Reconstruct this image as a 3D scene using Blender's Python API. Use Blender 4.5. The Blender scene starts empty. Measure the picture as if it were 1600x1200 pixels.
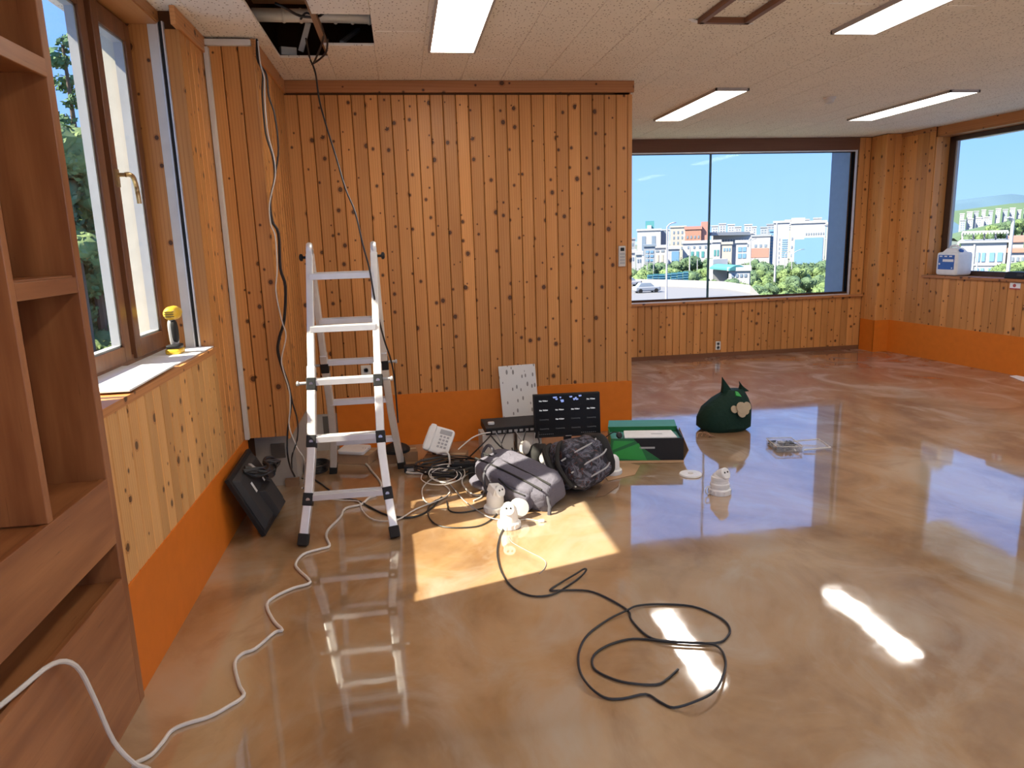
import bpy, bmesh, math, random
from mathutils import Vector, Matrix, noise as mnoise
random.seed(7)
scene = bpy.context.scene
col = scene.collection
PI = math.pi

# ------------------------------------------------------------------ camera, sky, sun, exposure
cam_data = bpy.data.cameras.new('camera')
cam_data.sensor_width = 36.0
cam_data.lens = 25.02
cam_data.clip_start = 0.05
cam_data.clip_end = 6000
cam = bpy.data.objects.new('camera', cam_data)
col.objects.link(cam)
_r = Vector((0.9881, -0.1509, -0.0302)); _u = Vector((0.0590, 0.1901, 0.9800)); _f = Vector((0.1421, 0.9701, -0.1967))
cam.matrix_world = Matrix(((_r.x, _u.x, -_f.x, 0.0), (_r.y, _u.y, -_f.y, 0.0), (_r.z, _u.z, -_f.z, 1.6), (0, 0, 0, 1)))
scene.camera = cam

SKY_STRENGTH = 0.62
SUN_STRENGTH = 9.5
LAMP_STRENGTH = 9.0
scene.view_settings.view_transform = 'Standard'
scene.view_settings.look = 'None'
scene.view_settings.gamma = 1.0
scene.view_settings.use_curve_mapping = False
scene.view_settings.exposure = 1.0

world = bpy.data.worlds.new('sky')
scene.world = world
world.use_nodes = True
wn = world.node_tree.nodes; wl = world.node_tree.links
wn.clear()
w_out = wn.new('ShaderNodeOutputWorld'); w_bg = wn.new('ShaderNodeBackground')
w_tc = wn.new('ShaderNodeTexCoord'); w_sep = wn.new('ShaderNodeSeparateXYZ')
w_ramp = wn.new('ShaderNodeValToRGB'); w_noise = wn.new('ShaderNodeTexNoise'); w_map = wn.new('ShaderNodeMapping')
w_mix = wn.new('ShaderNodeMixRGB'); w_cr = wn.new('ShaderNodeValToRGB')
w_ramp.color_ramp.elements[0].position = 0.0; w_ramp.color_ramp.elements[0].color = (0.45, 0.71, 1.22, 1)
w_ramp.color_ramp.elements[1].position = 1.0; w_ramp.color_ramp.elements[1].color = (0.18, 0.42, 1.20, 1)
e = w_ramp.color_ramp.elements.new(0.12); e.color = (0.33, 0.63, 1.34, 1)
e = w_ramp.color_ramp.elements.new(0.40); e.color = (0.25, 0.53, 1.30, 1)
w_map.inputs['Scale'].default_value = (1.3, 1.3, 4.0)
w_noise.inputs['Scale'].default_value = 1.7; w_noise.inputs['Detail'].default_value = 5
w_cr.color_ramp.elements[0].position = 0.45; w_cr.color_ramp.elements[0].color = (0, 0, 0, 1)
w_cr.color_ramp.elements[1].position = 1.0; w_cr.color_ramp.elements[1].color = (0.16, 0.16, 0.16, 1)
w_mix.inputs[2].default_value = (0.80, 0.90, 1.20, 1)
wl.new(w_tc.outputs['Generated'], w_sep.inputs[0]); wl.new(w_sep.outputs['Z'], w_ramp.inputs[0])
wl.new(w_tc.outputs['Generated'], w_map.inputs[0]); wl.new(w_map.outputs[0], w_noise.inputs['Vector'])
wl.new(w_noise.outputs[0], w_cr.inputs[0]); wl.new(w_cr.outputs[0], w_mix.inputs[0])
wl.new(w_ramp.outputs[0], w_mix.inputs[1]); wl.new(w_mix.outputs[0], w_bg.inputs[0])
w_bg.inputs[1].default_value = SKY_STRENGTH
wl.new(w_bg.outputs[0], w_out.inputs[0])

sun_data = bpy.data.lights.new('sun', 'SUN')
sun_data.energy = SUN_STRENGTH
sun_data.angle = math.radians(0.55)
sun_data.color = (1.0, 0.87, 0.68)
sun = bpy.data.objects.new('sun', sun_data)
col.objects.link(sun)
sun.rotation_euler = Vector((1.0, 0.289, -1.065)).to_track_quat('-Z', 'Y').to_euler()
sun.location = (-20, -6, 24)

# ------------------------------------------------------------------ materials
def new_mat(name):
    m = bpy.data.materials.new(name); m.use_nodes = True
    nt = m.node_tree
    return m, nt, nt.nodes['Principled BSDF']
def plain(name, c, rough=0.5, metal=0.0, spec=0.5, emit=None, es=0.0, coat=0.0):
    m, nt, b = new_mat(name)
    b.inputs['Base Color'].default_value = (c[0], c[1], c[2], 1)
    b.inputs['Roughness'].default_value = rough; b.inputs['Metallic'].default_value = metal
    b.inputs['Specular IOR Level'].default_value = spec
    b.inputs['Coat Weight'].default_value = coat
    # faint procedural mottling so that no surface is perfectly flat in colour
    if emit is None:
        n = nt.nodes.new('ShaderNodeTexNoise'); n.inputs['Scale'].default_value = 14; n.inputs['Detail'].default_value = 4
        tc = nt.nodes.new('ShaderNodeTexCoord'); nt.links.new(tc.outputs['Object'], n.inputs['Vector'])
        mx = nt.nodes.new('ShaderNodeMixRGB'); mx.blend_type = 'MULTIPLY'; mx.inputs[0].default_value = 0.22
        mx.inputs[1].default_value = (c[0], c[1], c[2], 1)
        nt.links.new(n.outputs[0], mx.inputs[2]); 
        gm = nt.nodes.new('ShaderNodeGamma'); gm.inputs[1].default_value = 0.9
        nt.links.new(mx.outputs[0], gm.inputs[0]); nt.links.new(gm.outputs[0], b.inputs['Base Color'])
    else:
        b.inputs['Emission Color'].default_value = (emit[0], emit[1], emit[2], 1)
        b.inputs['Emission Strength'].default_value = es
    return m
def ramp(nt, fac, stops):
    r = nt.nodes.new('ShaderNodeValToRGB')
    els = r.color_ramp.elements
    els[0].position, els[0].color = stops[0][0], (*stops[0][1], 1)
    els[1].position, els[1].color = stops[-1][0], (*stops[-1][1], 1)
    for p, c in stops[1:-1]:
        e = els.new(p); e.color = (*c, 1)
    nt.links.new(fac, r.inputs[0]); return r.outputs[0]
def mathn(nt, op, a, b=None):
    n = nt.nodes.new('ShaderNodeMath'); n.operation = op
    for i, v in enumerate((a, b)):
        if v is None: continue
        if isinstance(v, (int, float)): n.inputs[i].default_value = v
        else: nt.links.new(v, n.inputs[i])
    return n.outputs[0]
def mixc(nt, fac, a, b, mode='MIX'):
    n = nt.nodes.new('ShaderNodeMixRGB'); n.blend_type = mode
    for i, v in zip((0, 1, 2), (fac, a, b)):
        if isinstance(v, (int, float)): n.inputs[i].default_value = v
        elif isinstance(v, tuple): n.inputs[i].default_value = (*v, 1)
        else: nt.links.new(v, n.inputs[i])
    return n.outputs[0]
def coords(nt, rand=True, axis='z', seed=0.0):
    tc = nt.nodes.new('ShaderNodeTexCoord'); sep = nt.nodes.new('ShaderNodeSeparateXYZ')
    nt.links.new(tc.outputs['Object'], sep.inputs[0])
    x, y, z = sep.outputs[0], sep.outputs[1], sep.outputs[2]
    if axis == 'y': x, y, z = z, x, y
    if axis == 'x': x, y, z = z, y, x
    if rand:
        oi = nt.nodes.new('ShaderNodeObjectInfo')
        x = mathn(nt, 'ADD', x, mathn(nt, 'MULTIPLY', oi.outputs['Random'], 41.0))
        z = mathn(nt, 'ADD', z, mathn(nt, 'MULTIPLY', oi.outputs['Random'], 87.0))
        rnd = oi.outputs['Random']
    else: rnd = None
    return x, y, z, rnd
def comb(nt, x, y, z):
    c = nt.nodes.new('ShaderNodeCombineXYZ')
    for i, v in enumerate((x, y, z)):
        if isinstance(v, (int, float)): c.inputs[i].default_value = v
        else: nt.links.new(v, c.inputs[i])
    return c.outputs[0]
def noise(nt, vec, scale, detail=4, rough=0.55, dist=0.0):
    n = nt.nodes.new('ShaderNodeTexNoise'); n.inputs['Scale'].default_value = scale
    n.inputs['Detail'].default_value = detail; n.inputs['Roughness'].default_value = rough; n.inputs['Distortion'].default_value = dist
    nt.links.new(vec, n.inputs['Vector']); return n.outputs[0]
def bump(nt, b, h, strength=0.2, dist=0.002):
    n = nt.nodes.new('ShaderNodeBump'); n.inputs['Strength'].default_value = strength; n.inputs['Distance'].default_value = dist
    nt.links.new(h, n.inputs['Height']); nt.links.new(n.outputs[0], b.inputs['Normal'])
def pine(name, light, mid, dark, axis='z', knots=True, rough=0.42):
    m, nt, b = new_mat(name)
    x, y, z, rnd = coords(nt, True, axis)
    g = noise(nt, comb(nt, mathn(nt, 'MULTIPLY', x, 130.0), mathn(nt, 'MULTIPLY', y, 60.0), mathn(nt, 'MULTIPLY', z, 3.0)), 1.0, 3, 0.6)
    broad = noise(nt, comb(nt, mathn(nt, 'MULTIPLY', x, 9.0), 0.0, mathn(nt, 'MULTIPLY', z, 1.1)), 1.0, 3, 0.5)
    w = nt.nodes.new('ShaderNodeTexWave'); w.wave_type = 'BANDS'; w.bands_direction = 'X'
    w.inputs['Scale'].default_value = 1.0; w.inputs['Distortion'].default_value = 9.0; w.inputs['Detail'].default_value = 1.0; w.inputs['Detail Scale'].default_value = 0.35
    nt.links.new(comb(nt, mathn(nt, 'MULTIPLY', x, 17.0), 0.0, mathn(nt, 'MULTIPLY', z, 1.3)), w.inputs['Vector'])
    c = ramp(nt, broad, [(0.3, mid), (0.7, light)])
    c = mixc(nt, mathn(nt, 'MULTIPLY', mathn(nt, 'POWER', w.outputs['Fac'], 5.0), 0.30), c, dark)
    c = mixc(nt, mathn(nt, 'MULTIPLY', mathn(nt, 'SUBTRACT', g, 0.42), 0.55), c, dark)
    tone = mathn(nt, 'ADD', mathn(nt, 'MULTIPLY', rnd, 0.34), 0.82)
    tc3 = comb(nt, tone, tone, tone)
    c = mixc(nt, 1.0, c, tc3, 'MULTIPLY')
    if knots:
        v = nt.nodes.new('ShaderNodeTexVoronoi'); v.voronoi_dimensions = '2D'; v.inputs['Scale'].default_value = 8.5
        nt.links.new(comb(nt, x, mathn(nt, 'MULTIPLY', z, 0.88), 0.0), v.inputs['Vector'])
        sp = nt.nodes.new('ShaderNodeSeparateXYZ'); nt.links.new(v.outputs['Color'], sp.inputs[0])
        on = mathn(nt, 'GREATER_THAN', sp.outputs[0], 0.30)
        rad = mathn(nt, 'ADD', mathn(nt, 'MULTIPLY', mathn(nt, 'POWER', sp.outputs[1], 2.0), 0.10), 0.040)
        rad = mathn(nt, 'MULTIPLY', rad, on)
        wob = noise(nt, comb(nt, x, z, 0.0), 60, 2)
        dd = mathn(nt, 'ADD', v.outputs['Distance'], mathn(nt, 'MULTIPLY', mathn(nt, 'SUBTRACT', wob, 0.5), 0.05))
        core = mathn(nt, 'LESS_THAN', dd, rad)
        halo = mathn(nt, 'LESS_THAN', dd, mathn(nt, 'MULTIPLY', rad, 1.6))
        c = mixc(nt, mathn(nt, 'MULTIPLY', halo, 0.5), c, dark)
        c = mixc(nt, mathn(nt, 'MULTIPLY', core, 0.85), c, (0.045, 0.018, 0.007))
    nt.links.new(c, b.inputs['Base Color'])
    b.inputs['Roughness'].default_value = rough; b.inputs['Specular IOR Level'].default_value = 0.3
    bump(nt, b, g, 0.12, 0.001)
    return m
def lauan(name, axis, light=(0.45, 0.195, 0.075), dark=(0.20, 0.068, 0.023)):
    m, nt, b = new_mat(name)
    x, y, z, rnd = coords(nt, True, axis)
    g = noise(nt, comb(nt, mathn(nt, 'MULTIPLY', x, 150.0), mathn(nt, 'MULTIPLY', y, 150.0), mathn(nt, 'MULTIPLY', z, 5.0)), 1.0, 3, 0.6)
    br = noise(nt, comb(nt, mathn(nt, 'MULTIPLY', x, 14.0), mathn(nt, 'MULTIPLY', y, 14.0), mathn(nt, 'MULTIPLY', z, 1.6)), 1.0, 3, 0.5)
    c = ramp(nt, br, [(0.28, dark), (0.72, light)])
    c = mixc(nt, mathn(nt, 'MULTIPLY', g, 0.55), c, dark)
    pores = mathn(nt, 'GREATER_THAN', g, 0.70)
    c = mixc(nt, mathn(nt, 'MULTIPLY', pores, 0.5), c, (0.06, 0.02, 0.008))
    nt.links.new(c, b.inputs['Base Color']); b.inputs['Roughness'].default_value = 0.38
    bump(nt, b, g, 0.1, 0.0006)
    return m

M = {}
M['pine'] = pine('pine_board', (0.62, 0.285, 0.088), (0.53, 0.225, 0.062), (0.30, 0.10, 0.022))
M['pine_lit'] = pine('lit_pine_board', (0.70, 0.40, 0.155), (0.62, 0.33, 0.115), (0.36, 0.15, 0.042))  # lighter copy of the pine: bounced sunlight put into the boards' colour
M['pine_y'] = pine('pine_trim_y', (0.56, 0.26, 0.095), (0.48, 0.21, 0.07), (0.28, 0.10, 0.03), axis='y')
M['pine_x'] = pine('pine_trim_x', (0.50, 0.215, 0.075), (0.43, 0.175, 0.058), (0.25, 0.085, 0.025), axis='x')
M['pine_dark_x'] = pine('stained_trim_x', (0.22, 0.095, 0.045), (0.17, 0.07, 0.032), (0.09, 0.035, 0.015), axis='x', knots=False)
M['groove'] = plain('groove_shadow_wood', (0.07, 0.026, 0.009), 0.8, spec=0.1)
M['lauan_z'] = lauan('lauan_upright', 'z')
M['lauan_y'] = lauan('lauan_lengthwise', 'y')
M['lauan_x'] = lauan('lauan_crosswise', 'x')
M['brown_frame'] = lauan('brown_window_frame', 'z', (0.26, 0.105, 0.04), (0.11, 0.040, 0.016))
M['brown_frame_y'] = lauan('brown_window_frame_rail', 'y', (0.26, 0.105, 0.04), (0.11, 0.040, 0.016))
M['dark_frame'] = plain('dark_brown_frame', (0.045, 0.022, 0.014), 0.4)
M['orange'] = plain('orange_panel', (0.66, 0.150, 0.010), 0.55, spec=0.2)
M['white'] = plain('white_plastic', (0.80, 0.79, 0.77), 0.35)
M['cream'] = plain('cream_plastic', (0.78, 0.73, 0.62), 0.4)
M['offwhite'] = plain('offwhite_paint', (0.66, 0.62, 0.56), 0.6)
M['plaster'] = plain('bare_plaster', (0.42, 0.37, 0.31), 0.9)
M['black'] = plain('black_plastic', (0.012, 0.012, 0.013), 0.5, spec=0.25)
M['black_matte'] = plain('black_rubber', (0.016, 0.0155, 0.015), 0.75, spec=0.25)
M['dgrey'] = plain('dark_grey_plastic', (0.030, 0.030, 0.032), 0.6, spec=0.25)
M['grey'] = plain('grey_plastic', (0.38, 0.38, 0.39), 0.5)
M['alu'] = plain('brushed_aluminium', (0.80, 0.80, 0.80), 0.42, 0.65)
M['chrome'] = plain('bright_metal', (0.75, 0.76, 0.78), 0.2, 1.0)
M['brass'] = plain('brass_handle', (0.62, 0.44, 0.20), 0.3, 0.9)
M['yellow'] = plain('yellow_tool_plastic', (0.85, 0.50, 0.03), 0.4)
M['card'] = plain('kraft_cardboard', (0.40, 0.23, 0.12), 0.8)
M['card_d'] = plain('dark_kraft_cardboard', (0.26, 0.14, 0.07), 0.85)
M['whitecard'] = plain('white_carton', (0.62, 0.60, 0.57), 0.6)
M['green'] = plain('green_print', (0.02, 0.30, 0.045), 0.4)
M['green_d'] = plain('dark_green_print', (0.008, 0.13, 0.03), 0.4)
M['teal'] = plain('teal_inside', (0.05, 0.26, 0.25), 0.5)
M['grey_fabric'] = plain('grey_backpack_fabric', (0.115, 0.108, 0.14), 0.95, spec=0.15)
M['grey_fabric_d'] = plain('dark_grey_fabric', (0.06, 0.057, 0.07), 0.9)
M['green_fabric'] = plain('dark_green_fabric', (0.004, 0.020, 0.012), 0.7, spec=0.2)
M['tan'] = plain('tan_print', (0.42, 0.32, 0.20), 0.8)
M['blue'] = plain('blue_label', (0.03, 0.11, 0.42), 0.5)
M['red'] = plain('red_print', (0.42, 0.05, 0.05), 0.5)
M['paper'] = plain('white_paper', (0.82, 0.82, 0.82), 0.7)
M['foam'] = plain('white_foam_board', (0.80, 0.80, 0.82), 0.6)
M['stucco'] = plain('beige_stucco', (0.60, 0.56, 0.46), 0.9)
M['concrete'] = plain('concrete', (0.30, 0.28, 0.26), 0.95)
M['void'] = plain('dark_plenum', (0.10, 0.085, 0.07), 0.95)
M['foil'] = plain('foil_duct', (0.85, 0.82, 0.74), 0.5, 0.2)
M['cable_w'] = plain('white_cable', (0.66, 0.62, 0.57), 0.45)
M['cable_g'] = plain('grey_cable', (0.28, 0.27, 0.27), 0.5)
M['cable_b'] = plain('black_cable', (0.012, 0.012, 0.013), 0.42)
M['lamp'] = plain('lamp_diffuser', (0.9, 0.9, 0.9), 0.5, emit=(1.0, 0.94, 0.85), es=LAMP_STRENGTH)
M['lampframe'] = plain('lamp_frame', (0.42, 0.36, 0.32), 0.5)
M['text_w'] = plain('screen_text', (0.7, 0.7, 0.7), 0.5, emit=(0.8, 0.8, 0.82), es=0.55)
M['text_d'] = plain('screen_text_dim', (0.1, 0.1, 0.1), 0.5, emit=(0.3, 0.3, 0.32), es=0.12)
M['screen_blue'] = plain('screen_picture', (0.1, 0.1, 0.2), 0.5, emit=(0.22, 0.30, 0.62), es=0.55)
M['screen'] = plain('screen_black', (0.008, 0.008, 0.009), 0.4, spec=0.2)

# camouflage fabric
m, nt, b = new_mat('camouflage_fabric')
tc = nt.nodes.new('ShaderNodeTexCoord')
n1 = noise(nt, tc.outputs['Object'], 16, 3, 0.6, 1.2); n2 = noise(nt, tc.outputs['Object'], 29, 3, 0.6, 1.5)
c = ramp(nt, n1, [(0.40, (0.012, 0.012, 0.016)), (0.50, (0.035, 0.035, 0.05)), (0.60, (0.15, 0.15, 0.19)), (0.66, (0.02, 0.02, 0.03))])
c = mixc(nt, mathn(nt, 'GREATER_THAN', n2, 0.60), c, (0.09, 0.035, 0.03))
nt.links.new(c, b.inputs['Base Color']); b.inputs['Roughness'].default_value = 0.85
M['camo'] = m
# wrinkle relief on the soft fabrics
for k_, sc_ in (('grey_fabric', 26), ('camo', 30), ('green_fabric', 12)):
    if k_ in M:
        nt_ = M[k_].node_tree; tc_ = nt_.nodes.new('ShaderNodeTexCoord'); bump(nt_, nt_.nodes['Principled BSDF'], noise(nt_, tc_.outputs['Object'], sc_, 5, 0.6, 0.6), 0.55, 0.02)
# clear plastic
m, nt, b = new_mat('clear_plastic')
b.inputs['Base Color'].default_value = (0.8, 0.8, 0.82, 1); b.inputs['Roughness'].default_value = 0.15
b.inputs['Alpha'].default_value = 0.16
M['clear'] = m
# window glass: thin, mostly transparent, reflecting a little
def glass(name, tint=(0.94, 0.97, 0.97)):
    m = bpy.data.materials.new(name); m.use_nodes = True; nt = m.node_tree; nt.nodes.clear()
    o = nt.nodes.new('ShaderNodeOutputMaterial'); t = nt.nodes.new('ShaderNodeBsdfTransparent'); g = nt.nodes.new('ShaderNodeBsdfGlossy')
    t.inputs[0].default_value = (*tint, 1); g.inputs['Roughness'].default_value = 0.02
    lw = nt.nodes.new('ShaderNodeLayerWeight'); lw.inputs[0].default_value = 0.5
    fac = mathn(nt, 'ADD', mathn(nt, 'MULTIPLY', mathn(nt, 'POWER', lw.outputs['Facing'], 5.0), 0.5), 0.006)
    mx = nt.nodes.new('ShaderNodeMixShader'); nt.links.new(fac, mx.inputs[0])
    nt.links.new(t.outputs[0], mx.inputs[1]); nt.links.new(g.outputs[0], mx.inputs[2]); nt.links.new(mx.outputs[0], o.inputs[0])
    return m
M['glass'] = glass('window_glass')
# perforated mineral-fibre ceiling tile
def tilemat(name, base, pit, scale=44, upright=False):
    m, nt, b = new_mat(name)
    tc = nt.nodes.new('ShaderNodeTexCoord'); oi = nt.nodes.new('ShaderNodeObjectInfo')
    mp = nt.nodes.new('ShaderNodeMapping'); mp.inputs['Scale'].default_value = (1.0, 0.40 if upright else 0.62, 1.0)
    if upright:
        se = nt.nodes.new('ShaderNodeSeparateXYZ'); nt.links.new(tc.outputs['Object'], se.inputs[0]); nt.links.new(comb(nt, se.outputs[0], se.outputs[2], 0.0), mp.inputs[0])
    else: nt.links.new(tc.outputs['Object'], mp.inputs[0])
    off = nt.nodes.new('ShaderNodeVectorMath'); off.operation = 'ADD'
    nt.links.new(mp.outputs[0], off.inputs[0]); nt.links.new(comb(nt, mathn(nt, 'MULTIPLY', oi.outputs['Random'], 31.0), mathn(nt, 'MULTIPLY', oi.outputs['Random'], 17.0), 0.0), off.inputs[1])
    v = nt.nodes.new('ShaderNodeTexVoronoi'); v.voronoi_dimensions = '2D'; v.inputs['Scale'].default_value = scale
    nt.links.new(off.outputs[0], v.inputs['Vector'])
    sp = nt.nodes.new('ShaderNodeSeparateXYZ'); nt.links.new(v.outputs['Color'], sp.inputs[0])
    rad = mathn(nt, 'MULTIPLY', mathn(nt, 'ADD', mathn(nt, 'MULTIPLY', sp.outputs[1], 0.14), 0.07), mathn(nt, 'GREATER_THAN', sp.outputs[0], 0.25))
    hole = mathn(nt, 'LESS_THAN', v.outputs['Distance'], rad)
    n = noise(nt, off.outputs[0], 3, 4)
    c = ramp(nt, n, [(0.3, tuple(x * 0.93 for x in base)), (0.7, base)])
    c = mixc(nt, mathn(nt, 'MULTIPLY', hole, 0.75), c, pit)
    nt.links.new(c, b.inputs['Base Color']); b.inputs['Roughness'].default_value = 0.9
    bump(nt, b, mathn(nt, 'SUBTRACT', 1.0, hole), 0.4, 0.003)
    return m
M['tile'] = tilemat('ceiling_tile', (0.82, 0.745, 0.63), (0.22, 0.14, 0.08))
M['tile_w'] = tilemat('loose_tile', (0.74, 0.72, 0.70), (0.12, 0.10, 0.09), 26, True)
# sealed, glossy, stained concrete floor
m, nt, b = new_mat('glossy_stained_floor')
tc = nt.nodes.new('ShaderNodeTexCoord')
mp = nt.nodes.new('ShaderNodeMapping'); mp.inputs['Rotation'].default_value = (0, 0, 0.5); mp.inputs['Scale'].default_value = (1.0, 0.75, 1.0)
nt.links.new(tc.outputs['Object'], mp.inputs[0])
P = mp.outputs[0]
n1 = noise(nt, P, 0.75, 5, 0.57, 1.2); n2 = noise(nt, P, 1.9, 5, 0.58, 1.4); n3 = noise(nt, P, 8.0, 6, 0.65, 0.6); n4 = noise(nt, P, 0.42, 3, 0.5, 0.6)
c = ramp(nt, n1, [(0.34, (0.20, 0.105, 0.042)), (0.46, (0.32, 0.19, 0.085)), (0.56, (0.41, 0.265, 0.14)), (0.68, (0.47, 0.365, 0.25))])
c = mixc(nt, mathn(nt, 'MULTIPLY', ramp(nt, n2, [(0.50, (0, 0, 0)), (0.70, (1, 1, 1))]), 0.7), c, (0.42, 0.36, 0.285))
c = mixc(nt, mathn(nt, 'MULTIPLY', ramp(nt, n2, [(0.30, (1, 1, 1)), (0.48, (0, 0, 0))]), 0.6), c, (0.20, 0.105, 0.043))
sep = nt.nodes.new('ShaderNodeSeparateXYZ'); nt.links.new(tc.outputs['Object'], sep.inputs[0])
far = nt.nodes.new('ShaderNodeMapRange'); far.inputs[1].default_value = 5.2; far.inputs[2].default_value = 8.0
nt.links.new(mathn(nt, 'ADD', sep.outputs[1], mathn(nt, 'MULTIPLY', n1, 1.5)), far.inputs[0])
c = mixc(nt, mathn(nt, 'MULTIPLY', far.outputs[0], 0.65), c, ramp(nt, n2, [(0.38, (0.27, 0.095, 0.055)), (0.52, (0.26, 0.145, 0.11)), (0.64, (0.46, 0.37, 0.335))]))
c = mixc(nt, mathn(nt, 'MULTIPLY', mathn(nt, 'SUBTRACT', n3, 0.35), 0.45), c, (0.43, 0.35, 0.27))
nt.links.new(c, b.inputs['Base Color'])
b.inputs['Roughness'].default_value = 0.5; b.inputs['Specular IOR Level'].default_value = 0.2
b.inputs['Coat Weight'].default_value = 1.0; b.inputs['Coat IOR'].default_value = 2.7
cr = nt.nodes.new('ShaderNodeMapRange'); cr.inputs[1].default_value = 0.35; cr.inputs[2].default_value = 0.7; cr.inputs[3].default_value = 0.03; cr.inputs[4].default_value = 0.08
nt.links.new(n3, cr.inputs[0]); nt.links.new(cr.outputs[0], b.inputs['Coat Roughness'])
bn = nt.nodes.new('ShaderNodeBump'); bn.inputs['Strength'].default_value = 0.11; bn.inputs['Distance'].default_value = 0.004
nt.links.new(noise(nt, P, 5.0, 2), bn.inputs['Height']); nt.links.new(bn.outputs[0], b.inputs['Coat Normal'])
M['floor'] = m

# ------------------------------------------------------------------ mesh helpers
class MB:
    def __init__(s): s.v = []; s.f = []; s.sm = []
    def add(s, vs, fs, smooth=False):
        o = len(s.v); s.v += [tuple(v) for v in vs]
        s.f += [tuple(i + o for i in f) for f in fs]; s.sm += [smooth] * len(fs)
        return s
    def box(s, c, d, rot=None):
        x, y, z = d[0] / 2, d[1] / 2, d[2] / 2
        vs = [Vector((a * x, b_ * y, g * z)) for a in (-1, 1) for b_ in (-1, 1) for g in (-1, 1)]
        if rot is not None: vs = [rot @ v for v in vs]
        vs = [v + Vector(c) for v in vs]
        return s.add(vs, [(0, 1, 3, 2), (4, 6, 7, 5), (0, 4, 5, 1), (2, 3, 7, 6), (0, 2, 6, 4), (1, 5, 7, 3)])
    def span(s, a, b_):
        return s.box([(a[i] + b_[i]) / 2 for i in range(3)], [abs(b_[i] - a[i]) for i in range(3)])
    def hexa(s, q8):      # bottom four, top four (same order round)
        return s.add(q8, [(3, 2, 1, 0), (4, 5, 6, 7), (0, 1, 5, 4), (1, 2, 6, 5), (2, 3, 7, 6), (3, 0, 4, 7)])
    def prism(s, poly, d):   # polygon of 3-D points pushed along d
        n = len(poly); d = Vector(d); a = [Vector(p_) for p_ in poly]
        vs = a + [p_ + d for p_ in a]
        return s.add(vs, [tuple(range(n))[::-1], tuple(range(n, 2 * n))] + [(i, (i + 1) % n, (i + 1) % n + n, i + n) for i in range(n)])
    def lathe(s, prof, c=(0, 0, 0), seg=24, rot=None, ribs=0):
        vs = []; fs = []; n = len(prof)
        for k in range(seg):
            a = 2 * PI * k / seg
            for r, z in prof:
                rr = r
                v = Vector((rr * math.cos(a), rr * math.sin(a), z))
                if rot is not None: v = rot @ v
                vs.append(v + Vector(c))
        for k in range(seg):
            k2 = (k + 1) % seg
            for i in range(n - 1): fs.append((k * n + i, k2 * n + i, k2 * n + i + 1, k * n + i + 1))
        s.add(vs, fs, True)
        if prof[0][0] > 1e-5: s.add([vs[k * n] for k in range(seg)], [tuple(range(seg))[::-1]])
        if prof[-1][0] > 1e-5: s.add([vs[k * n + n - 1] for k in range(seg)], [tuple(range(seg))])
        return s
    def cyl(s, a, b_, r, seg=12):
        a = Vector(a); b_ = Vector(b_); d = b_ - a
        rot = d.to_track_quat('Z', 'Y').to_matrix()
        return s.lathe([(r, 0), (r, d.length)], a, seg, rot)
    def tube(s, pts, r, seg=6, sub=4, closed=False):
        P = smooth_path(pts, sub); n = len(P); vs = []; fs = []
        up = Vector((0.13, 0.07, 1)).normalized()
        for i, p_ in enumerate(P):
            t = (P[min(i + 1, n - 1)] - P[max(i - 1, 0)])
            t = t.normalized() if t.length > 1e-9 else Vector((1, 0, 0))
            u = up if abs(t.dot(up)) < 0.95 else Vector((1, 0.1, 0)).normalized()
            a = t.cross(u).normalized(); b_ = a.cross(t).normalized()
            for k in range(seg):
                w = 2 * PI * k / seg
                vs.append(p_ + a * (r * math.cos(w)) + b_ * (r * math.sin(w)))
        for i in range(n - 1):
            for k in range(seg):
                k2 = (k + 1) % seg
                fs.append((i * seg + k, i * seg + k2, (i + 1) * seg + k2, (i + 1) * seg + k))
        s.add(vs, fs, True)
        s.add(vs[:seg], [tuple(range(seg))[::-1]]); s.add(vs[-seg:], [tuple(range(seg))])
        return s
    def bar(s, pts, w, d):   # rectangular section swept along a path; width along world x
        P = [Vector(p_) for p_ in pts]; n = len(P); vs = []; fs = []
        for i, p_ in enumerate(P):
            t = (P[min(i + 1, n - 1)] - P[max(i - 1, 0)]).normalized()
            b_ = Vector((1, 0, 0)).cross(t).normalized(); a = t.cross(b_).normalized()
            for sa, sb in ((-1, -1), (1, -1), (1, 1), (-1, 1)): vs.append(p_ + a * (w / 2 * sa) + b_ * (d / 2 * sb))
        for i in range(n - 1):
            for k in range(4): fs.append((i * 4 + k, i * 4 + (k + 1) % 4, (i + 1) * 4 + (k + 1) % 4, (i + 1) * 4 + k))
        fs += [(3, 2, 1, 0), (n * 4 - 4, n * 4 - 3, n * 4 - 2, n * 4 - 1)]
        return s.add(vs, fs)
    def blob(s, c, d, e=0.5, rot=None, amp=0.0, freq=5.0, seed=0, nu=28, nv=16):
        # rounded soft box (superellipsoid) with cloth-like wrinkles
        vs = []; fs = []
        sg = lambda v_, p_: math.copysign(abs(v_) ** p_, v_)
        for j in range(nv + 1):
            ph = -PI / 2 + PI * j / nv
            for i in range(nu):
                th = 2 * PI * i / nu
                v = Vector((sg(math.cos(ph), e) * sg(math.cos(th), e) * d[0] / 2, sg(math.cos(ph), e) * sg(math.sin(th), e) * d[1] / 2, sg(math.sin(ph), e) * d[2] / 2))
                if amp: v = v * (1 + amp * mnoise.noise(v * freq + Vector((seed, seed * 1.7, 0))) + 0.4 * amp * mnoise.noise(v * freq * 3 + Vector((0, seed, seed))))
                if rot is not None: v = rot @ v
                vs.append(v + Vector(c))
        for j in range(nv):
            for i in range(nu):
                i2 = (i + 1) % nu
                fs.append((j * nu + i, j * nu + i2, (j + 1) * nu + i2, (j + 1) * nu + i))
        return s.add(vs, fs, True)
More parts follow.
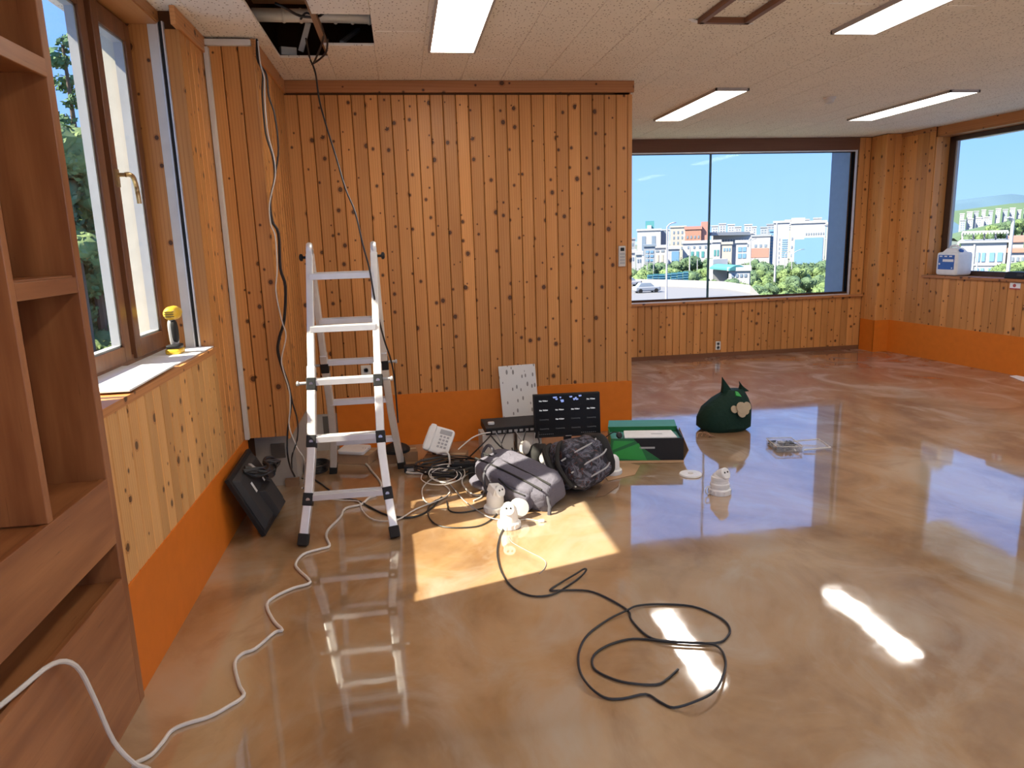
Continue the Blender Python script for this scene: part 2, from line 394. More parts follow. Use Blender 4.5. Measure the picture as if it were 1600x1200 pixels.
    def mesh(s, name):
        me = bpy.data.meshes.new(name)
        me.from_pydata([tuple(v) for v in s.v], [], s.f)
        me.polygons.foreach_set('use_smooth', s.sm)
        me.update()
        bm = bmesh.new(); bm.from_mesh(me)
        bmesh.ops.recalc_face_normals(bm, faces=bm.faces)
        for e_ in bm.edges:
            if len(e_.link_faces) == 2 and e_.calc_face_angle(0.0) > 0.65: e_.smooth = False
        bm.to_mesh(me); bm.free()
        return me
    def build(s, name, mat, parent=None, bevel=0.0, loc=None, seg=2):
        me = s.mesh(name); me.materials.append(M[mat] if isinstance(mat, str) else mat)
        o = bpy.data.objects.new(name, me); col.objects.link(o)
        if bevel:
            md = o.modifiers.new('bevel', 'BEVEL'); md.width = bevel; md.segments = seg; md.limit_method = 'ANGLE'; md.angle_limit = 0.6
        if loc is not None: o.location = loc
        if parent is not None: put(o, parent)
        return o
def smooth_path(pts, sub):
    P = [Vector(p_) for p_ in pts]
    if len(P) < 3 or sub <= 1: return P
    out = []
    for i in range(len(P) - 1):
        p0 = P[max(i - 1, 0)]; p1 = P[i]; p2 = P[i + 1]; p3 = P[min(i + 2, len(P) - 1)]
        for k in range(sub):
            t = k / sub
            out.append(0.5 * ((2 * p1) + (p2 - p0) * t + (2 * p0 - 5 * p1 + 4 * p2 - p3) * t * t + (3 * p1 - p0 - 3 * p2 + p3) * t ** 3))
    out.append(P[-1]); return out
def put(o, parent):
    # child geometry is written in world coordinates: cancel the parent's own offset
    o.parent = parent
    o.matrix_parent_inverse = world_of(parent).inverted()
def world_of(o):
    m = o.matrix_basis.copy()
    if o.parent is not None: m = world_of(o.parent) @ o.matrix_parent_inverse @ m
    return m
def tag(o, label=None, cat=None, group=None, kind=None):
    if label: o['label'] = label
    if cat: o['category'] = cat
    if group: o['group'] = group
    if kind: o['kind'] = kind
    return o
def thing(name, loc, label, cat, group=None):
    o = bpy.data.objects.new(name, None); col.objects.link(o); o.location = loc; o.empty_display_size = 0.05
    return tag(o, label, cat, group)
def struct(o, label=None, cat=None):
    return tag(o, label, cat, None, 'structure')
def rotz(a): return Matrix.Rotation(a, 3, 'Z')
def eul(x, y, z): return (Matrix.Rotation(z, 3, 'Z') @ Matrix.Rotation(y, 3, 'Y') @ Matrix.Rotation(x, 3, 'X'))
def ptag(o, label): o['label'] = label; return o

_bm_cache = {}
def board_mesh(w, h, t, mat):
    k = (round(w, 4), round(h, 4), round(t, 4), mat)
    if k not in _bm_cache:
        ch = 0.005
        prof = [(0, 0), (0, -t + ch), (ch, -t), (w - ch, -t), (w, -t + ch), (w, 0)]
        mb = MB(); mb.prism([(x, y, 0) for x, y in prof], (0, 0, h))
        me = mb.mesh('board'); me.materials.append(M[mat]); _bm_cache[k] = me
    return _bm_cache[k]
def boards(wall, origin, rz, length, z0, z1, w=0.096, t=0.012, mat='pine', name='board', zfun=None):
    """a run of upright tongue-and-groove boards, each an object of its own"""
    n = max(1, round(length / w)); bw = length / n
    d = Vector((math.cos(rz), math.sin(rz), 0))
    for i in range(n):
        za, zb = (z0, z1) if zfun is None else zfun(i * bw, z0, z1)
        o = bpy.data.objects.new(name, board_mesh(bw - 0.004, zb - za, t, mat)); col.objects.link(o)
        o.location = Vector((origin[0], origin[1], 0)) + d * (i * bw + 0.002) + Vector((0, 0, za))
        o.rotation_euler = (0, 0, rz)
        put(o, wall)

# ------------------------------------------------------------------ the room
XL, YB, YF, ZC, ZO = -1.049, 5.67, 8.92, 2.788, 0.423     # left wall, back wall, far wall, ceiling, top of orange panel
XR = 1.825                                                # free end of the back wall
XW = -1.44                                                # outer face of the left wall
RC = Vector((6.371, 8.622, 0)); RA = math.radians(-84.86) # far corner and direction of the right wall
YREAR = -3.6

f = MB(); f.span((-1.7, YREAR, -0.15), (8.2, 9.3, 0.0)); struct(f.build('floor', 'floor'), 'glossy brown mottled sealed floor', 'floor')

# ceiling: dark plenum above, a tile grid below (300 x 600 tiles, long side running away from the window wall)
ceil = struct(MB().span((-1.7, YREAR, 3.32), (8.2, 9.3, 3.45)).build('ceiling', 'void'), 'cream ceiling of pitted mineral fibre tiles', 'ceiling')
def tile_mesh():
    mb = MB(); w, l, t, c_ = 0.2985, 0.5985, 0.014, 0.0025
    lo = [(c_, c_, 0), (w - c_, c_, 0), (w - c_, l - c_, 0), (c_, l - c_, 0)]
    md = [(0, 0, c_), (w, 0, c_), (w, l, c_), (0, l, c_)]; hi = [(0, 0, t), (w, 0, t), (w, l, t), (0, l, t)]
    mb.add(lo + md + hi, [(0, 3, 2, 1), (8, 9, 10, 11)] + [(i, (i + 1) % 4, (i + 1) % 4 + 4, i + 4) for i in range(4)] + [(i + 4, (i + 1) % 4 + 4, (i + 1) % 4 + 8, i + 8) for i in range(4)])
    me = mb.mesh('ceiling_tile'); me.materials.append(M['tile']); return me
TM = tile_mesh()
lamp_spots = [(0.36, 3.16, 4.38 + 0.02), (2.79, 3.09, 4.31), (2.79, 5.90, 7.42), (4.995, 5.98, 7.50)]   # x centre, y0, y1
lamp_spots = [(0.385, 3.52, 4.78), (2.79, 3.03, 4.29), (2.79, 5.91, 7.41), (5.0, 5.98, 7.48)]
fill_lamps = [(0.385, 0.3, 1.56), (2.79, 0.3, 1.56), (5.0, 3.03, 4.29), (5.0, 0.3, 1.56), (0.385, -2.4, -1.14), (2.79, -2.4, -1.14), (5.0, -2.4, -1.14)]  # unseen lamps added on a similar spacing to brighten the room
def covered(x0, y0, x1, y1):
    # missing tiles of the open hole
    if -0.70 < x0 < -0.66 and (4.39 < y0 < 4.43 or 3.79 < y0 < 3.83): return True
    if -0.40 < x0 < -0.36 and 4.09 < y0 < 4.13: return True
    return False
ntile = 0
for i in range(-2, 25):
    x0 = -0.69 + 0.3 * i
    yb = 4.41 if i % 2 == 0 else 4.11
    for j in range(-2, 8):
        y0 = yb + 0.6 * j
        if y0 < 3.4 or y0 > 8.9 or x0 > 6.6 or x0 + 0.3 < -1.14: continue
        if x0 < XR - 0.2 and y0 > YB + 0.05: continue
        if covered(x0, y0, x0 + 0.3, y0 + 0.6): continue
        if math.atan2(x0 + 0.15, y0 + 0.3) > math.radians(47.5): continue
        if ntile >= 298: continue
        o = bpy.data.objects.new('ceiling_tile', TM); col.objects.link(o)
        o.location = (x0, y0, ZC + random.uniform(0, 0.0025)); ntile += 1
        put(o, ceil)
# the plain rest of the ceiling: behind the camera, to the sides, and closing strips
cs = MB()
cs.span((-1.6, YREAR, ZC + 0.001), (8.0, 3.21, ZC + 0.012))
cs.span((-1.6, 3.21, ZC + 0.006), (-0.69, YF, ZC + 0.014)); cs.span((-0.69, 5.005, ZC + 0.006), (XR, YF, ZC + 0.014))
cs.span((-0.39, 4.705, ZC + 0.006), (-0.09, 5.005, ZC + 0.014)); cs.span((-0.39, 3.21, ZC + 0.006), (-0.09, 4.11, ZC + 0.014)); cs.span((-0.69, 3.21, ZC + 0.006), (-0.39, 3.815, ZC + 0.014))
cs.span((-0.09, 3.21, ZC + 0.006), (XR, 5.005, ZC + 0.014)); cs.span((XR, 3.21, ZC + 0.006), (8.0, 9.2, ZC + 0.014))
cs.build('backing_sheet', 'tile', ceil)

# ---- left wall (thick, with a deep window opening)
WY0, WY1, WZ0, WZ1 = 2.535, 4.097, 1.075, 2.735
wl_ = MB()
wl_.span((XW, YREAR, 0), (-1.27, 2.50, 0.9)); wl_.span((XW, -0.25, 0.9), (-1.27, 2.50, 3.32)); wl_.span((XW, YREAR, 2.6), (-1.27, -0.25, 3.32)); wl_.span((XW, YREAR, 0.9), (-1.27, -3.3, 2.6))  # unseen opening behind the camera, added to let in fill sunlight
wl_.span((XW, 2.50, 0), (XL - 0.012, 4.60, WZ0 - 0.001))
wl_.span((XW, 2.50, WZ0 - 0.001), (-1.24, WY0, 3.32)); wl_.span((XW, WY1, WZ0 - 0.001), (XL - 0.012, 4.60, 3.32))
wl_.span((-1.35, WY0, WZ1), (-1.16, WY1, 3.32)); wl_.span((XW, WY0, 2.99), (-1.35, WY1, 3.32))
wl_.span((XW, 4.60, 0), (-1.06, YB + 0.3, 3.32))
wall_left = struct(wl_.build('wall_left', 'groove'), 'left wall clad in upright pine boards around a deep window', 'wall')
boards(wall_left, (XL - 0.012, 2.50), PI / 2, WY1 - 2.50, ZO, WZ0 - 0.002, mat='pine_lit')
boards(wall_left, (XL - 0.012, WY1), PI / 2, 4.566 - WY1, ZO, 2.70)
struct(MB().span((XL - 0.012, 2.53, 0.0), (XL + 0.006, 4.60, ZO)).build('baseboard_left', 'orange', bevel=0.002), 'tall orange skirting panel along the left wall', 'skirting')
# pieces of the window reveal
MB().span((-1.30, WY1 - 0.014, WZ0), (-1.197, WY1 + 0.002, WZ1)).build('reveal_board', 'pine', wall_left)
ptag(MB().span((-1.196, WY1 - 0.016, WZ0), (-1.152, WY1 + 0.002, WZ1)).build('reveal_strip', 'offwhite', wall_left), 'white painted reveal strip')
tr = MB(); tr.span((-1.151, WY1 - 0.012, WZ0), (-1.118, WY1 + 0.002, WZ1)); tr.span((-1.150, WY1 - 0.024, WZ0), (-1.144, WY1 - 0.010, WZ1)); tr.span((-1.126, WY1 - 0.024, WZ0), (-1.119, WY1 - 0.010, WZ1))
ptag(MB().span((-1.1435, WY1 - 0.0135, WZ0), (-1.1265, WY1 - 0.011, WZ1)).build('track_groove', 'black', wall_left), 'dark slot of the track')
ptag(tr.build('aluminium_track', 'alu', wall_left), 'aluminium screen track')
MB().span((-1.117, WY1 - 0.014, WZ0), (XL, WY1 + 0.002, 2.70)).build('reveal_board', 'pine', wall_left)
MB().span((-1.30, WY0, WZ1 - 0.012), (-1.145, WY1 - 0.015, WZ1)).build('header_soffit', 'pine_y', wall_left)
MB().span((-1.162, WY0 - 0.1, WZ1 - 0.004), (-1.142, WY1 + 0.01, ZC)).build('header_board', 'pine_y', wall_left)
MB().span((-1.33, WY0, WZ0 - 0.03), (XL + 0.004, WY1, WZ0 + 0.002)).build('sill_board', 'pine_y', wall_left)
MB().span((-1.30, WY0 - 0.002, WZ0), (XL, WY0 + 0.012, WZ1)).build('reveal_board', 'pine', wall_left)
# exterior stucco reveal, sunlit
ex = MB(); ex.span((XW - 0.02, WY1 - 0.010, 0.9), (-1.346, WY1 + 0.004, 3.0)); ex.span((XW - 0.02, WY0 - 0.004, 0.9), (-1.346, WY0 + 0.004, 3.0)); ex.span((XW - 0.04, WY0, 0.95), (-1.346, WY1, 1.08))
ptag(ex.build('outer_reveal', 'stucco', wall_left), 'beige stucco outer reveal')
MB().span((XL - 0.012, WY1 - 0.10, 2.70), (XL + 0.014, 4.575, ZC)).build('trim_1', 'pine_y', None, 0.003); struct(bpy.data.objects['trim_1'], 'pine crown trim over the left wall boards', 'trim')

# ---- column between left wall and back wall
cw = MB(); cw.span((-1.06, 4.582, ZO + 0.02), (-0.790, YB + 0.2, 3.32)); 
wall_column = struct(cw.build('wall_column', 'groove'), 'pine clad column in the corner beside the cables', 'wall')
boards(wall_column, (XL + 0.002, 4.582), 0, 0.276 - 0.002, ZO + 0.0, ZC - 0.03)
boards(wall_column, (-0.790, 4.57), PI / 2, YB - 4.57, ZO - 0.02, ZC - 0.09, name='board')
MB().span((-0.792, 4.58, ZC - 0.09), (-0.765, YB, ZC)).build('crown_trim', 'pine_y', wall_column, 0.003)
pb = MB(); pb.span((-1.06, 4.86, 0), (-0.80, YB + 0.2, ZO + 0.03)); ptag(pb.build('plaster_base', 'plaster', wall_column), 'bare plaster at the foot')
bx = MB(); bx.span((-0.955, 4.845, 0.20), (-0.865, 4.862, 0.30)); ptag(bx.build('open_wall_box', 'void', wall_column), 'opened wall box')
MB().span((-0.88, 4.82, 0.0), (-0.79, 4.87, 0.05)).build('skirting_stub', 'card_d', wall_column)
# white cable duct down the corner and over the column
d_ = MB(); d_.span((XL + 0.004, 4.530, ZO), (XL + 0.030, 4.568, ZC - 0.055)); d_.span((XL + 0.004, 4.540, ZC - 0.045), (-0.785, 4.569, ZC - 0.012))
struct(d_.build('trim_2', 'offwhite', None, 0.002), 'white cable duct running down the corner beside the column', 'trim')

# ---- back wall
wb = MB(); wb.span((-0.80, YB, 0), (XR, YB + 0.12, 3.32)); wb.span((XR - 0.12, YB, 0), (XR, YF, 3.32))
wall_back = struct(wb.build('wall_back', 'groove'), 'knotty pine board wall behind the ladder', 'wall')
boards(wall_back, (-0.785, YB), 0, XR - 0.012 + 0.785, ZO - 0.05, ZC - 0.10, zfun=lambda s, a, b_: (0.30 if s < 0.2 else a, b_))
boards(wall_back, (XR, YB), PI / 2, YF - YB - 0.01, 0.02, ZC - 0.01)
MB().span((XR - 0.016, YB - 0.020, 0.0), (XR + 0.016, YB + 0.02, ZC - 0.10)).build('corner_trim', 'pine', wall_back)
pl = MB(); pl.span((-0.79, YB - 0.006, 0.0), (-0.57, YB, 0.30)); ptag(pl.build('plaster_patch', 'plaster', wall_back), 'bare plaster low in the corner')
bx = MB(); bx.span((-0.70, YB - 0.010, 0.12), (-0.60, YB - 0.004, 0.28)); ptag(bx.build('open_wall_box', 'void', wall_back), 'opened wall box')
struct(MB().span((-0.80, YB - 0.030, ZC - 0.085), (XR + 0.030, YB + 0.0, ZC)).build('trim_3', 'pine_x', None, 0.004), 'pine crown trim along the top of the back wall', 'trim')
struct(MB().span((-0.585, YB - 0.022, 0.0), (XR + 0.02, YB - 0.0125, ZO)).build('baseboard_back', 'orange', None, 0.002), 'tall orange skirting panel on the back wall behind the screen', 'skirting')

# ---- far wall with the big two-pane window
FX0, FX1, FZ0, FZ1 = 1.99, 5.93, 0.79, 2.61
wf = MB(); wf.span((XR, YF, 0), (6.7, YF + 0.10, FZ0)); wf.span((XR, YF, FZ1), (6.7, YF + 0.10, 3.32)); wf.span((XR - 0.1, YF, FZ0), (FX0, YF + 0.10, FZ1)); wf.span((FX1, YF, FZ0), (6.7, YF + 0.10, FZ1))
wall_far = struct(wf.build('wall_far', 'groove'), 'far pine clad wall below and beside the big window', 'wall')
boards(wall_far, (XR + 0.01, YF), 0, 6.15 - XR - 0.01, 0.055, 0.725)
boards(wall_far, (FX1 + 0.05, YF), 0, 6.15 - FX1 - 0.05, 0.745, ZC - 0.005)
MB().span((XR + 0.01, YF - 0.016, 0.0), (6.15, YF, 0.055)).build('skirting', 'pine_dark_x', wall_far)
struct(MB().span((XR + 0.01, YF - 0.045, 0.722), (6.15, YF + 0.02, 0.752)).build('trim_4', 'pine_x', None, 0.004), 'pine ledge under the big far window', 'trim')
struct(MB().span((XR + 0.01, YF - 0.022, FZ1 + 0.02), (FX1 + 0.05, YF, ZC)).build('trim_5', 'pine_dark_x', None, 0.003), 'dark brown header board over the far window', 'trim')
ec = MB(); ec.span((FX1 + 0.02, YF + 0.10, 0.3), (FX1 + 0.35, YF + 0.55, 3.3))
ptag(ec.build('outer_pier', plain('blue_grey_pier_shade', (0.20, 0.25, 0.33), 0.6), wall_far), 'outer pier with blue-grey shade in its colour, seen through the glass')  # blue-grey puts the shadow on this pier into its colour

# ---- corner column at the far right
wc = MB(); wc.span((6.165, 8.612, 0), (6.75, YF + 0.05, 3.32))
wall_corner = struct(wc.build('wall_corner', 'groove'), 'pine clad corner column right of the far window', 'wall')
boards(wall_corner, (6.165, YF), -PI / 2, YF - 8.612, ZO, ZC - 0.005)
boards(wall_corner, (6.155, 8.612), 0, 0.225, ZO, ZC - 0.005)
cb = MB(); cb.span((6.146, 8.598, 0), (6.165, YF - 0.02, ZO)); cb.span((6.146, 8.595, 0), (6.40, 8.612, ZO))
struct(cb.build('baseboard_corner', 'orange', None, 0.002), 'orange skirting wrapped round the far corner column', 'skirting')

# ---- right wall, built along its own direction: local x runs from the far corner towards the camera, local -y faces the room
def right(o): o.location = RC; o.rotation_euler = (0, 0, RA); return o
S0, S1, RZ0, RZ1 = 0.545, 4.9, 1.035, 2.70
wr = MB(); wr.span((-0.2, 0.0, 0), (12.4, 0.30, RZ0)); wr.span((-0.2, 0.0, RZ0), (S0, 0.30, 3.32)); wr.span((S0, 0.05, RZ1), (S1, 0.30, 3.32)); wr.span((S1, 0.0, RZ0), (12.4, 0.30, 3.32))
wall_right = struct(right(wr.build('wall_right', 'groove')), 'right pine clad wall around the side window', 'wall')
def rpt(s_, d, z): return RC + Vector((math.cos(RA) * s_ - math.sin(RA) * d, math.sin(RA) * s_ + math.cos(RA) * d, z))
def rput(mb, name, mat, parent=None, bevel=0.0):
    o = right(mb.build(name, mat, None, bevel))
    if parent is not None: put(o, parent)
    return o
boards(wall_right, rpt(0.0, 0, 0)[:2], RA, S0, ZO, ZC - 0.05)
boards(wall_right, rpt(S0, 0, 0)[:2], RA, 3.2, ZO, RZ0 - 0.03)
boards(wall_right, rpt(S0, 0.0, 0)[:2], RA + PI / 2, 0.20, RZ0 + 0.001, RZ1 - 0.03)
rput(MB().span((S0, 0.012, RZ1 - 0.01), (S1, 0.05, ZC)), 'header_board', 'pine_x', wall_right)
rput(MB().span((S0, 0.012, RZ1 - 0.03), (S1, 0.24, RZ1 - 0.008)), 'header_soffit', 'pine_x', wall_right)
struct(rput(MB().span((S0 - 0.03, -0.03, RZ0 - 0.032), (S1, 0.24, RZ0)), 'trim_6', 'pine_x', None, 0.003), 'pine window ledge carrying the white canister', 'trim')
struct(rput(MB().span((-0.01, -0.026, ZC - 0.05), (S0, 0.0, ZC)), 'trim_7', 'pine_x', None, 0.003), 'short pine crown trim beside the right window', 'trim')
struct(rput(MB().span((0.0, -0.020, 0.0), (6.0, -0.001, ZO)), 'baseboard_right', 'orange', None, 0.002), 'tall orange skirting panel along the right wall', 'skirting')

# ---- rear wall behind the camera, its wide openings added to let in fill daylight
wz = MB(); wz.span((-1.6, YREAR - 0.2, 0), (8.2, YREAR, 0.6)); wz.span((-1.6, YREAR - 0.2, 2.6), (8.2, YREAR, 3.32))
for xx in (-1.5, 1.8, 5.1, 8.1): wz.span((xx - 0.06, YREAR - 0.2, 0.6), (xx + 0.06, YREAR, 2.6))
struct(wz.build('wall_rear', 'offwhite'), 'unseen rear wall with a row of openings added to let daylight in', 'wall')

struct(MB().span((-6.0, -16.0, -0.35), (12.0, YREAR - 0.2, -0.15)).build('bounce_slab', plain('pale_bounce_slab', (0.50, 0.47, 0.43), 0.9)), 'unseen pale slab added to bounce sunlight through the rear openings', 'bounce_slab')  # slab out of view, added to throw sunlight up at the ceiling

# ---- window in the left wall: brown frame, fixed light, opening sash with brass handle
w1 = thing('window_1', (-1.30, 3.3, WZ0), 'brown framed left window with brass handle and opening sash', 'window'); struct(w1)
fr = MB(); X0, X1 = -1.345, -1.296
fr.span((X0, WY0, WZ0 + 0.002), (X1, WY1 - 0.015, WZ0 + 0.05)); fr.span((X0, WY0, WZ1 - 0.05), (X1, WY1 - 0.015, WZ1 - 0.013)); fr.span((X0, WY0, WZ0 + 0.05), (X1, WY0 + 0.05, WZ1 - 0.05)); fr.span((X0, WY1 - 0.065, WZ0 + 0.05), (X1, WY1 - 0.015, WZ1 - 0.05)); fr.span((X0, 3.57, WZ0 + 0.05), (X1 - 0.01, 3.605, WZ1 - 0.05))
fr.build('window_frame', 'brown_frame', w1, 0.003)
def sash(y0, y1, z0, z1, xa, xb, wst, wr_, name='sash'):
    s_ = MB(); s_.span((xa, y0, z0), (xb, y0 + wst, z1)); s_.span((xa, y1 - wst, z0), (xb, y1, z1)); s_.span((xa, y0 + wst, z0), (xb, y1 - wst, z0 + wr_)); s_.span((xa, y0 + wst, z1 - wr_), (xb, y1 - wst, z1))
    o = s_.build(name, 'brown_frame', w1, 0.003)
    b_ = MB(); g = 0.016
    xc = xb - 0.012
    b_.span((xa - 0.004, y0 + wst, z0 + wr_), (xc, y0 + wst + g, z1 - wr_)); b_.span((xa - 0.004, y1 - wst - g, z0 + wr_), (xc, y1 - wst, z1 - wr_)); b_.span((xa - 0.004, y0 + wst, z0 + wr_), (xc, y1 - wst, z0 + wr_ + g * 0.6)); b_.span((xa - 0.004, y0 + wst, z1 - wr_ - g * 0.6), (xc, y1 - wst, z1 - wr_))
    ptag(b_.build('glazing_bead', 'grey', o), 'pale grey glazing bead')
    MB().span((xb - 0.012, y0 + wst, z0 + wr_), (xb - 0.007, y1 - wst, z1 - wr_)).build('pane', 'glass', o)
    return o
sash(WY0 + 0.03, 3.565, WZ0 + 0.03, WZ1 - 0.03, -1.335, -1.290, 0.075, 0.07)
sa = sash(3.605, WY1 - 0.03, WZ0 + 0.03, WZ1 - 0.03, -1.330, -1.280, 0.07, 0.085)
h = MB(); h.span((-1.280, 3.632, 1.90), (-1.272, 3.660, 1.98)); h.cyl((-1.274, 3.646, 1.955), (-1.243, 3.646, 1.955), 0.009)
h.tube([(-1.243, 3.646, 1.955), (-1.230, 3.665, 1.957), (-1.226, 3.70, 1.945), (-1.226, 3.725, 1.90), (-1.226, 3.735, 1.83)], 0.011, 8)
ptag(h.build('handle', 'brass', sa), 'curved brass handle')

# ---- far window
w2 = thing('window_2', (3.96, YF, FZ0), 'big two-pane far window looking over the city', 'window'); struct(w2)
fr = MB(); fr.span((FX0, YF + 0.005, FZ0 - 0.045), (FX1 + 0.03, YF + 0.075, FZ0)); fr.span((FX0, YF + 0.005, FZ1), (FX1 + 0.03, YF + 0.075, FZ1 + 0.045)); fr.span((FX0 - 0.04, YF + 0.005, FZ0), (FX0, YF + 0.075, FZ1)); fr.span((FX1, YF + 0.005, FZ0), (FX1 + 0.03, YF + 0.075, FZ1))
fr.build('window_frame', 'dgrey', w2, 0.003)
fr = MB(); fr.span((FX1 + 0.006, YF - 0.016, FZ0 - 0.045), (FX1 + 0.03, YF + 0.006, FZ1 + 0.02)); fr.span((FX0, YF - 0.012, FZ1 + 0.002), (FX1 + 0.03, YF + 0.006, FZ1 + 0.018)); fr.span((FX0, YF - 0.02, FZ0 - 0.040), (FX1, YF + 0.006, FZ0 - 0.022))
ptag(fr.build('aluminium_edge', 'alu', w2), 'thin aluminium edge')
for xa, xb in ((FX0, 3.952), (3.962, FX1)):
    MB().span((xa, YF + 0.035, FZ0), (xb, YF + 0.041, FZ1)).build('pane', 'glass', w2)
ptag(MB().span((3.945, YF + 0.028, FZ0), (3.969, YF + 0.048, FZ1)).build('pane_joint', plain('green_black_joint', (0.03, 0.09, 0.10), 0.4), w2), 'dark silicone joint between panes')

# ---- right window
w3 = struct(tag(right(bpy.data.objects.new('window_3', None)), 'dark framed window in the right wall above the pine ledge', 'window')); col.objects.link(w3)
fr = MB(); D0, D1 = 0.20, 0.27
fr.span((S0, D0, RZ0), (S1, D1, RZ0 + 0.055)); fr.span((S0, D0, RZ1 - 0.085), (S1, D1, RZ1 - 0.03)); fr.span((S0, D0, RZ0), (S0 + 0.09, D1, RZ1 - 0.03)); fr.span((S1 - 0.09, D0, RZ0), (S1, D1, RZ1 - 0.03))
mull = [2.05, 3.4]
for s_ in mull: fr.span((s_ - 0.06, D0, RZ0 + 0.055), (s_ + 0.06, D1, RZ1 - 0.085))
rput(fr, 'window_frame', 'dark_frame', w3, 0.003)
edges = [S0 + 0.09] + [v for s_ in mull for v in (s_ - 0.06, s_ + 0.06)] + [S1 - 0.09]
for k in range(0, len(edges), 2):
    rput(MB().span((edges[k], D0 + 0.03, RZ0 + 0.055), (edges[k + 1], D0 + 0.036, RZ1 - 0.085)), 'pane', 'glass', w3)
    g = MB(); g.span((edges[k], D0 + 0.01, RZ0 + 0.055), (edges[k] + 0.02, D0 + 0.05, RZ1 - 0.085)); ptag(rput(g, 'glazing_bead', 'grey', w3), 'pale grey glazing bead')

# ------------------------------------------------------------------ lamps
def lamp(x, y0, y1, label, group='ceiling light panels'):
    o = thing('ceiling_light', (x, (y0 + y1) / 2, ZC), label, 'light', group)
    w = 0.148; fr = MB(); z0, z1 = ZC - 0.022, ZC + 0.004
    fr.span((x - w, y0, z0), (x - w + 0.014, y1, z1)); fr.span((x + w - 0.014, y0, z0), (x + w, y1, z1)); fr.span((x - w, y0, z0), (x + w, y0 + 0.014, z1)); fr.span((x - w, y1 - 0.014, z0), (x + w, y1, z1))
    fr.build('frame', 'lampframe', o)
    MB().span((x - w + 0.014, y0 + 0.014, ZC - 0.018), (x + w - 0.014, y1 - 0.014, ZC)).build('diffuser', 'lamp', o)
for (x, a, b_), lb in zip(lamp_spots, ('white ceiling light panel beside the open ceiling hole', 'white ceiling light panel beside the taped brown hatch frame', 'white ceiling light panel over the green bag, between hatch and far window', 'white ceiling light panel near the far right corner column')):
    lamp(x, a, b_, lb)
for x, a, b_ in fill_lamps: lamp(x, a, b_, 'white ceiling light panel added out of view to brighten the room')

# ------------------------------------------------------------------ ceiling things
# insides of the open hole
dk = thing('ventilation_duct', (-0.4, 4.75, 3.05), 'silver foil ventilation duct inside the open ceiling hole', 'duct')
dA, dB, dC = [Vector(v) for v in [(-0.624, 4.739, 2.960), (-0.326, 4.737, 2.960), (-0.023, 4.761, 2.960)]]
d1 = MB(); d1.tube([dA + (dA - dC) * 0.6, dA, dB, dC, dC + (dC - dA) * 0.5], 0.038, 12); d1.build('tube_wall', 'foil', dk)
for k in range(7): MB().lathe([(0.040, 0), (0.044, 0.010), (0.040, 0.020)], dA.lerp(dC, k / 6.0), 12, (dC - dA).to_track_quat('Z', 'Y').to_matrix()).build('rib', 'foil', dk)
tag(MB().span((-1.0, 4.62, 3.04), (0.3, 4.80, 3.055)).build('ceiling_panel', 'card', bevel=0.002), 'tan board lying above the open ceiling hole', 'board')
pa, pb2 = [(-0.506, 5.086, 3.020)][0], [(-0.575, 5.141, 2.860)][0]
tag(MB().bar([pa, pb2], 0.035, 0.02).build('hanger_strut', 'white', bevel=0.003), 'white hanger strut standing in the long part of the ceiling hole', 'strut', 'struts in the ceiling hole')
pa, pb2 = [(-0.203, 5.339, 3.050)][0], [(-0.295, 4.919, 2.860)][0]
tag(MB().bar([pa, pb2], 0.028, 0.02).build('hanger_strut', 'grey', bevel=0.003), 'slanting grey hanger strut in the smaller part of the ceiling hole', 'strut', 'struts in the ceiling hole')
wp = [(-0.657, 5.144, 2.860)][0]
tag(MB().box((wp[0], wp[1], 2.86), (0.10, 0.08, 0.05), eul(0.2, 0, 0.3)).build('junction_box', 'cream', bevel=0.004), 'pale junction box inside the ceiling hole', 'box')
fr = MB(); fr.span((-0.405, 3.82, ZC + 0.016), (-0.375, 5.0, ZC + 0.055)); tag(fr.build('tile_runner', 'card_d'), 'brown runners at the edges of the ceiling hole', 'runner')
# access hatch frame
HX0, HX1, HY0, HY1 = 1.71, 2.01, 3.42, 4.09
ht = thing('hatch_frame', ((HX0 + HX1) / 2, 3.8, ZC), 'brown wooden ceiling hatch frame with taped corners', 'hatch')
fr = MB(); fr.span((HX0, HY0, ZC - 0.03), (HX0 + 0.035, HY1, ZC)); fr.span((HX1 - 0.035, HY0, ZC - 0.03), (HX1, HY1, ZC)); fr.span((HX0, HY0, ZC - 0.03), (HX1, HY0 + 0.035, ZC)); fr.span((HX0, HY1 - 0.035, ZC - 0.03), (HX1, HY1, ZC))
fr.build('frame', 'pine_dark_x', ht, 0.003)
for k, (x, y, a) in enumerate(((HX0 - 0.01, HY1 + 0.02, 0.5), (HX0 + 0.02, HY1 + 0.035, 0.2), (HX1 - 0.03, HY1 + 0.025, -0.3), (HX1 + 0.005, HY1 + 0.015, 0.4))):
    MB().box((x, y, ZC - 0.006 - 0.003 * k), (0.07, 0.035, 0.002), eul(0.1, 0.08, a)).build('tape', 'paper', ht)
# detector
dt = thing('smoke_detector', (3.91, 6.31, ZC), 'small round ceiling detector between the light panels', 'detector')
MB().lathe([(0.055, 0), (0.055, -0.012), (0.05, -0.018)], (3.91, 6.31, ZC), 20).build('base', 'offwhite', dt)
MB().lathe([(0.042, -0.018), (0.036, -0.045), (0.02, -0.052)], (3.91, 6.31, ZC), 20).build('sensor', 'offwhite', dt)

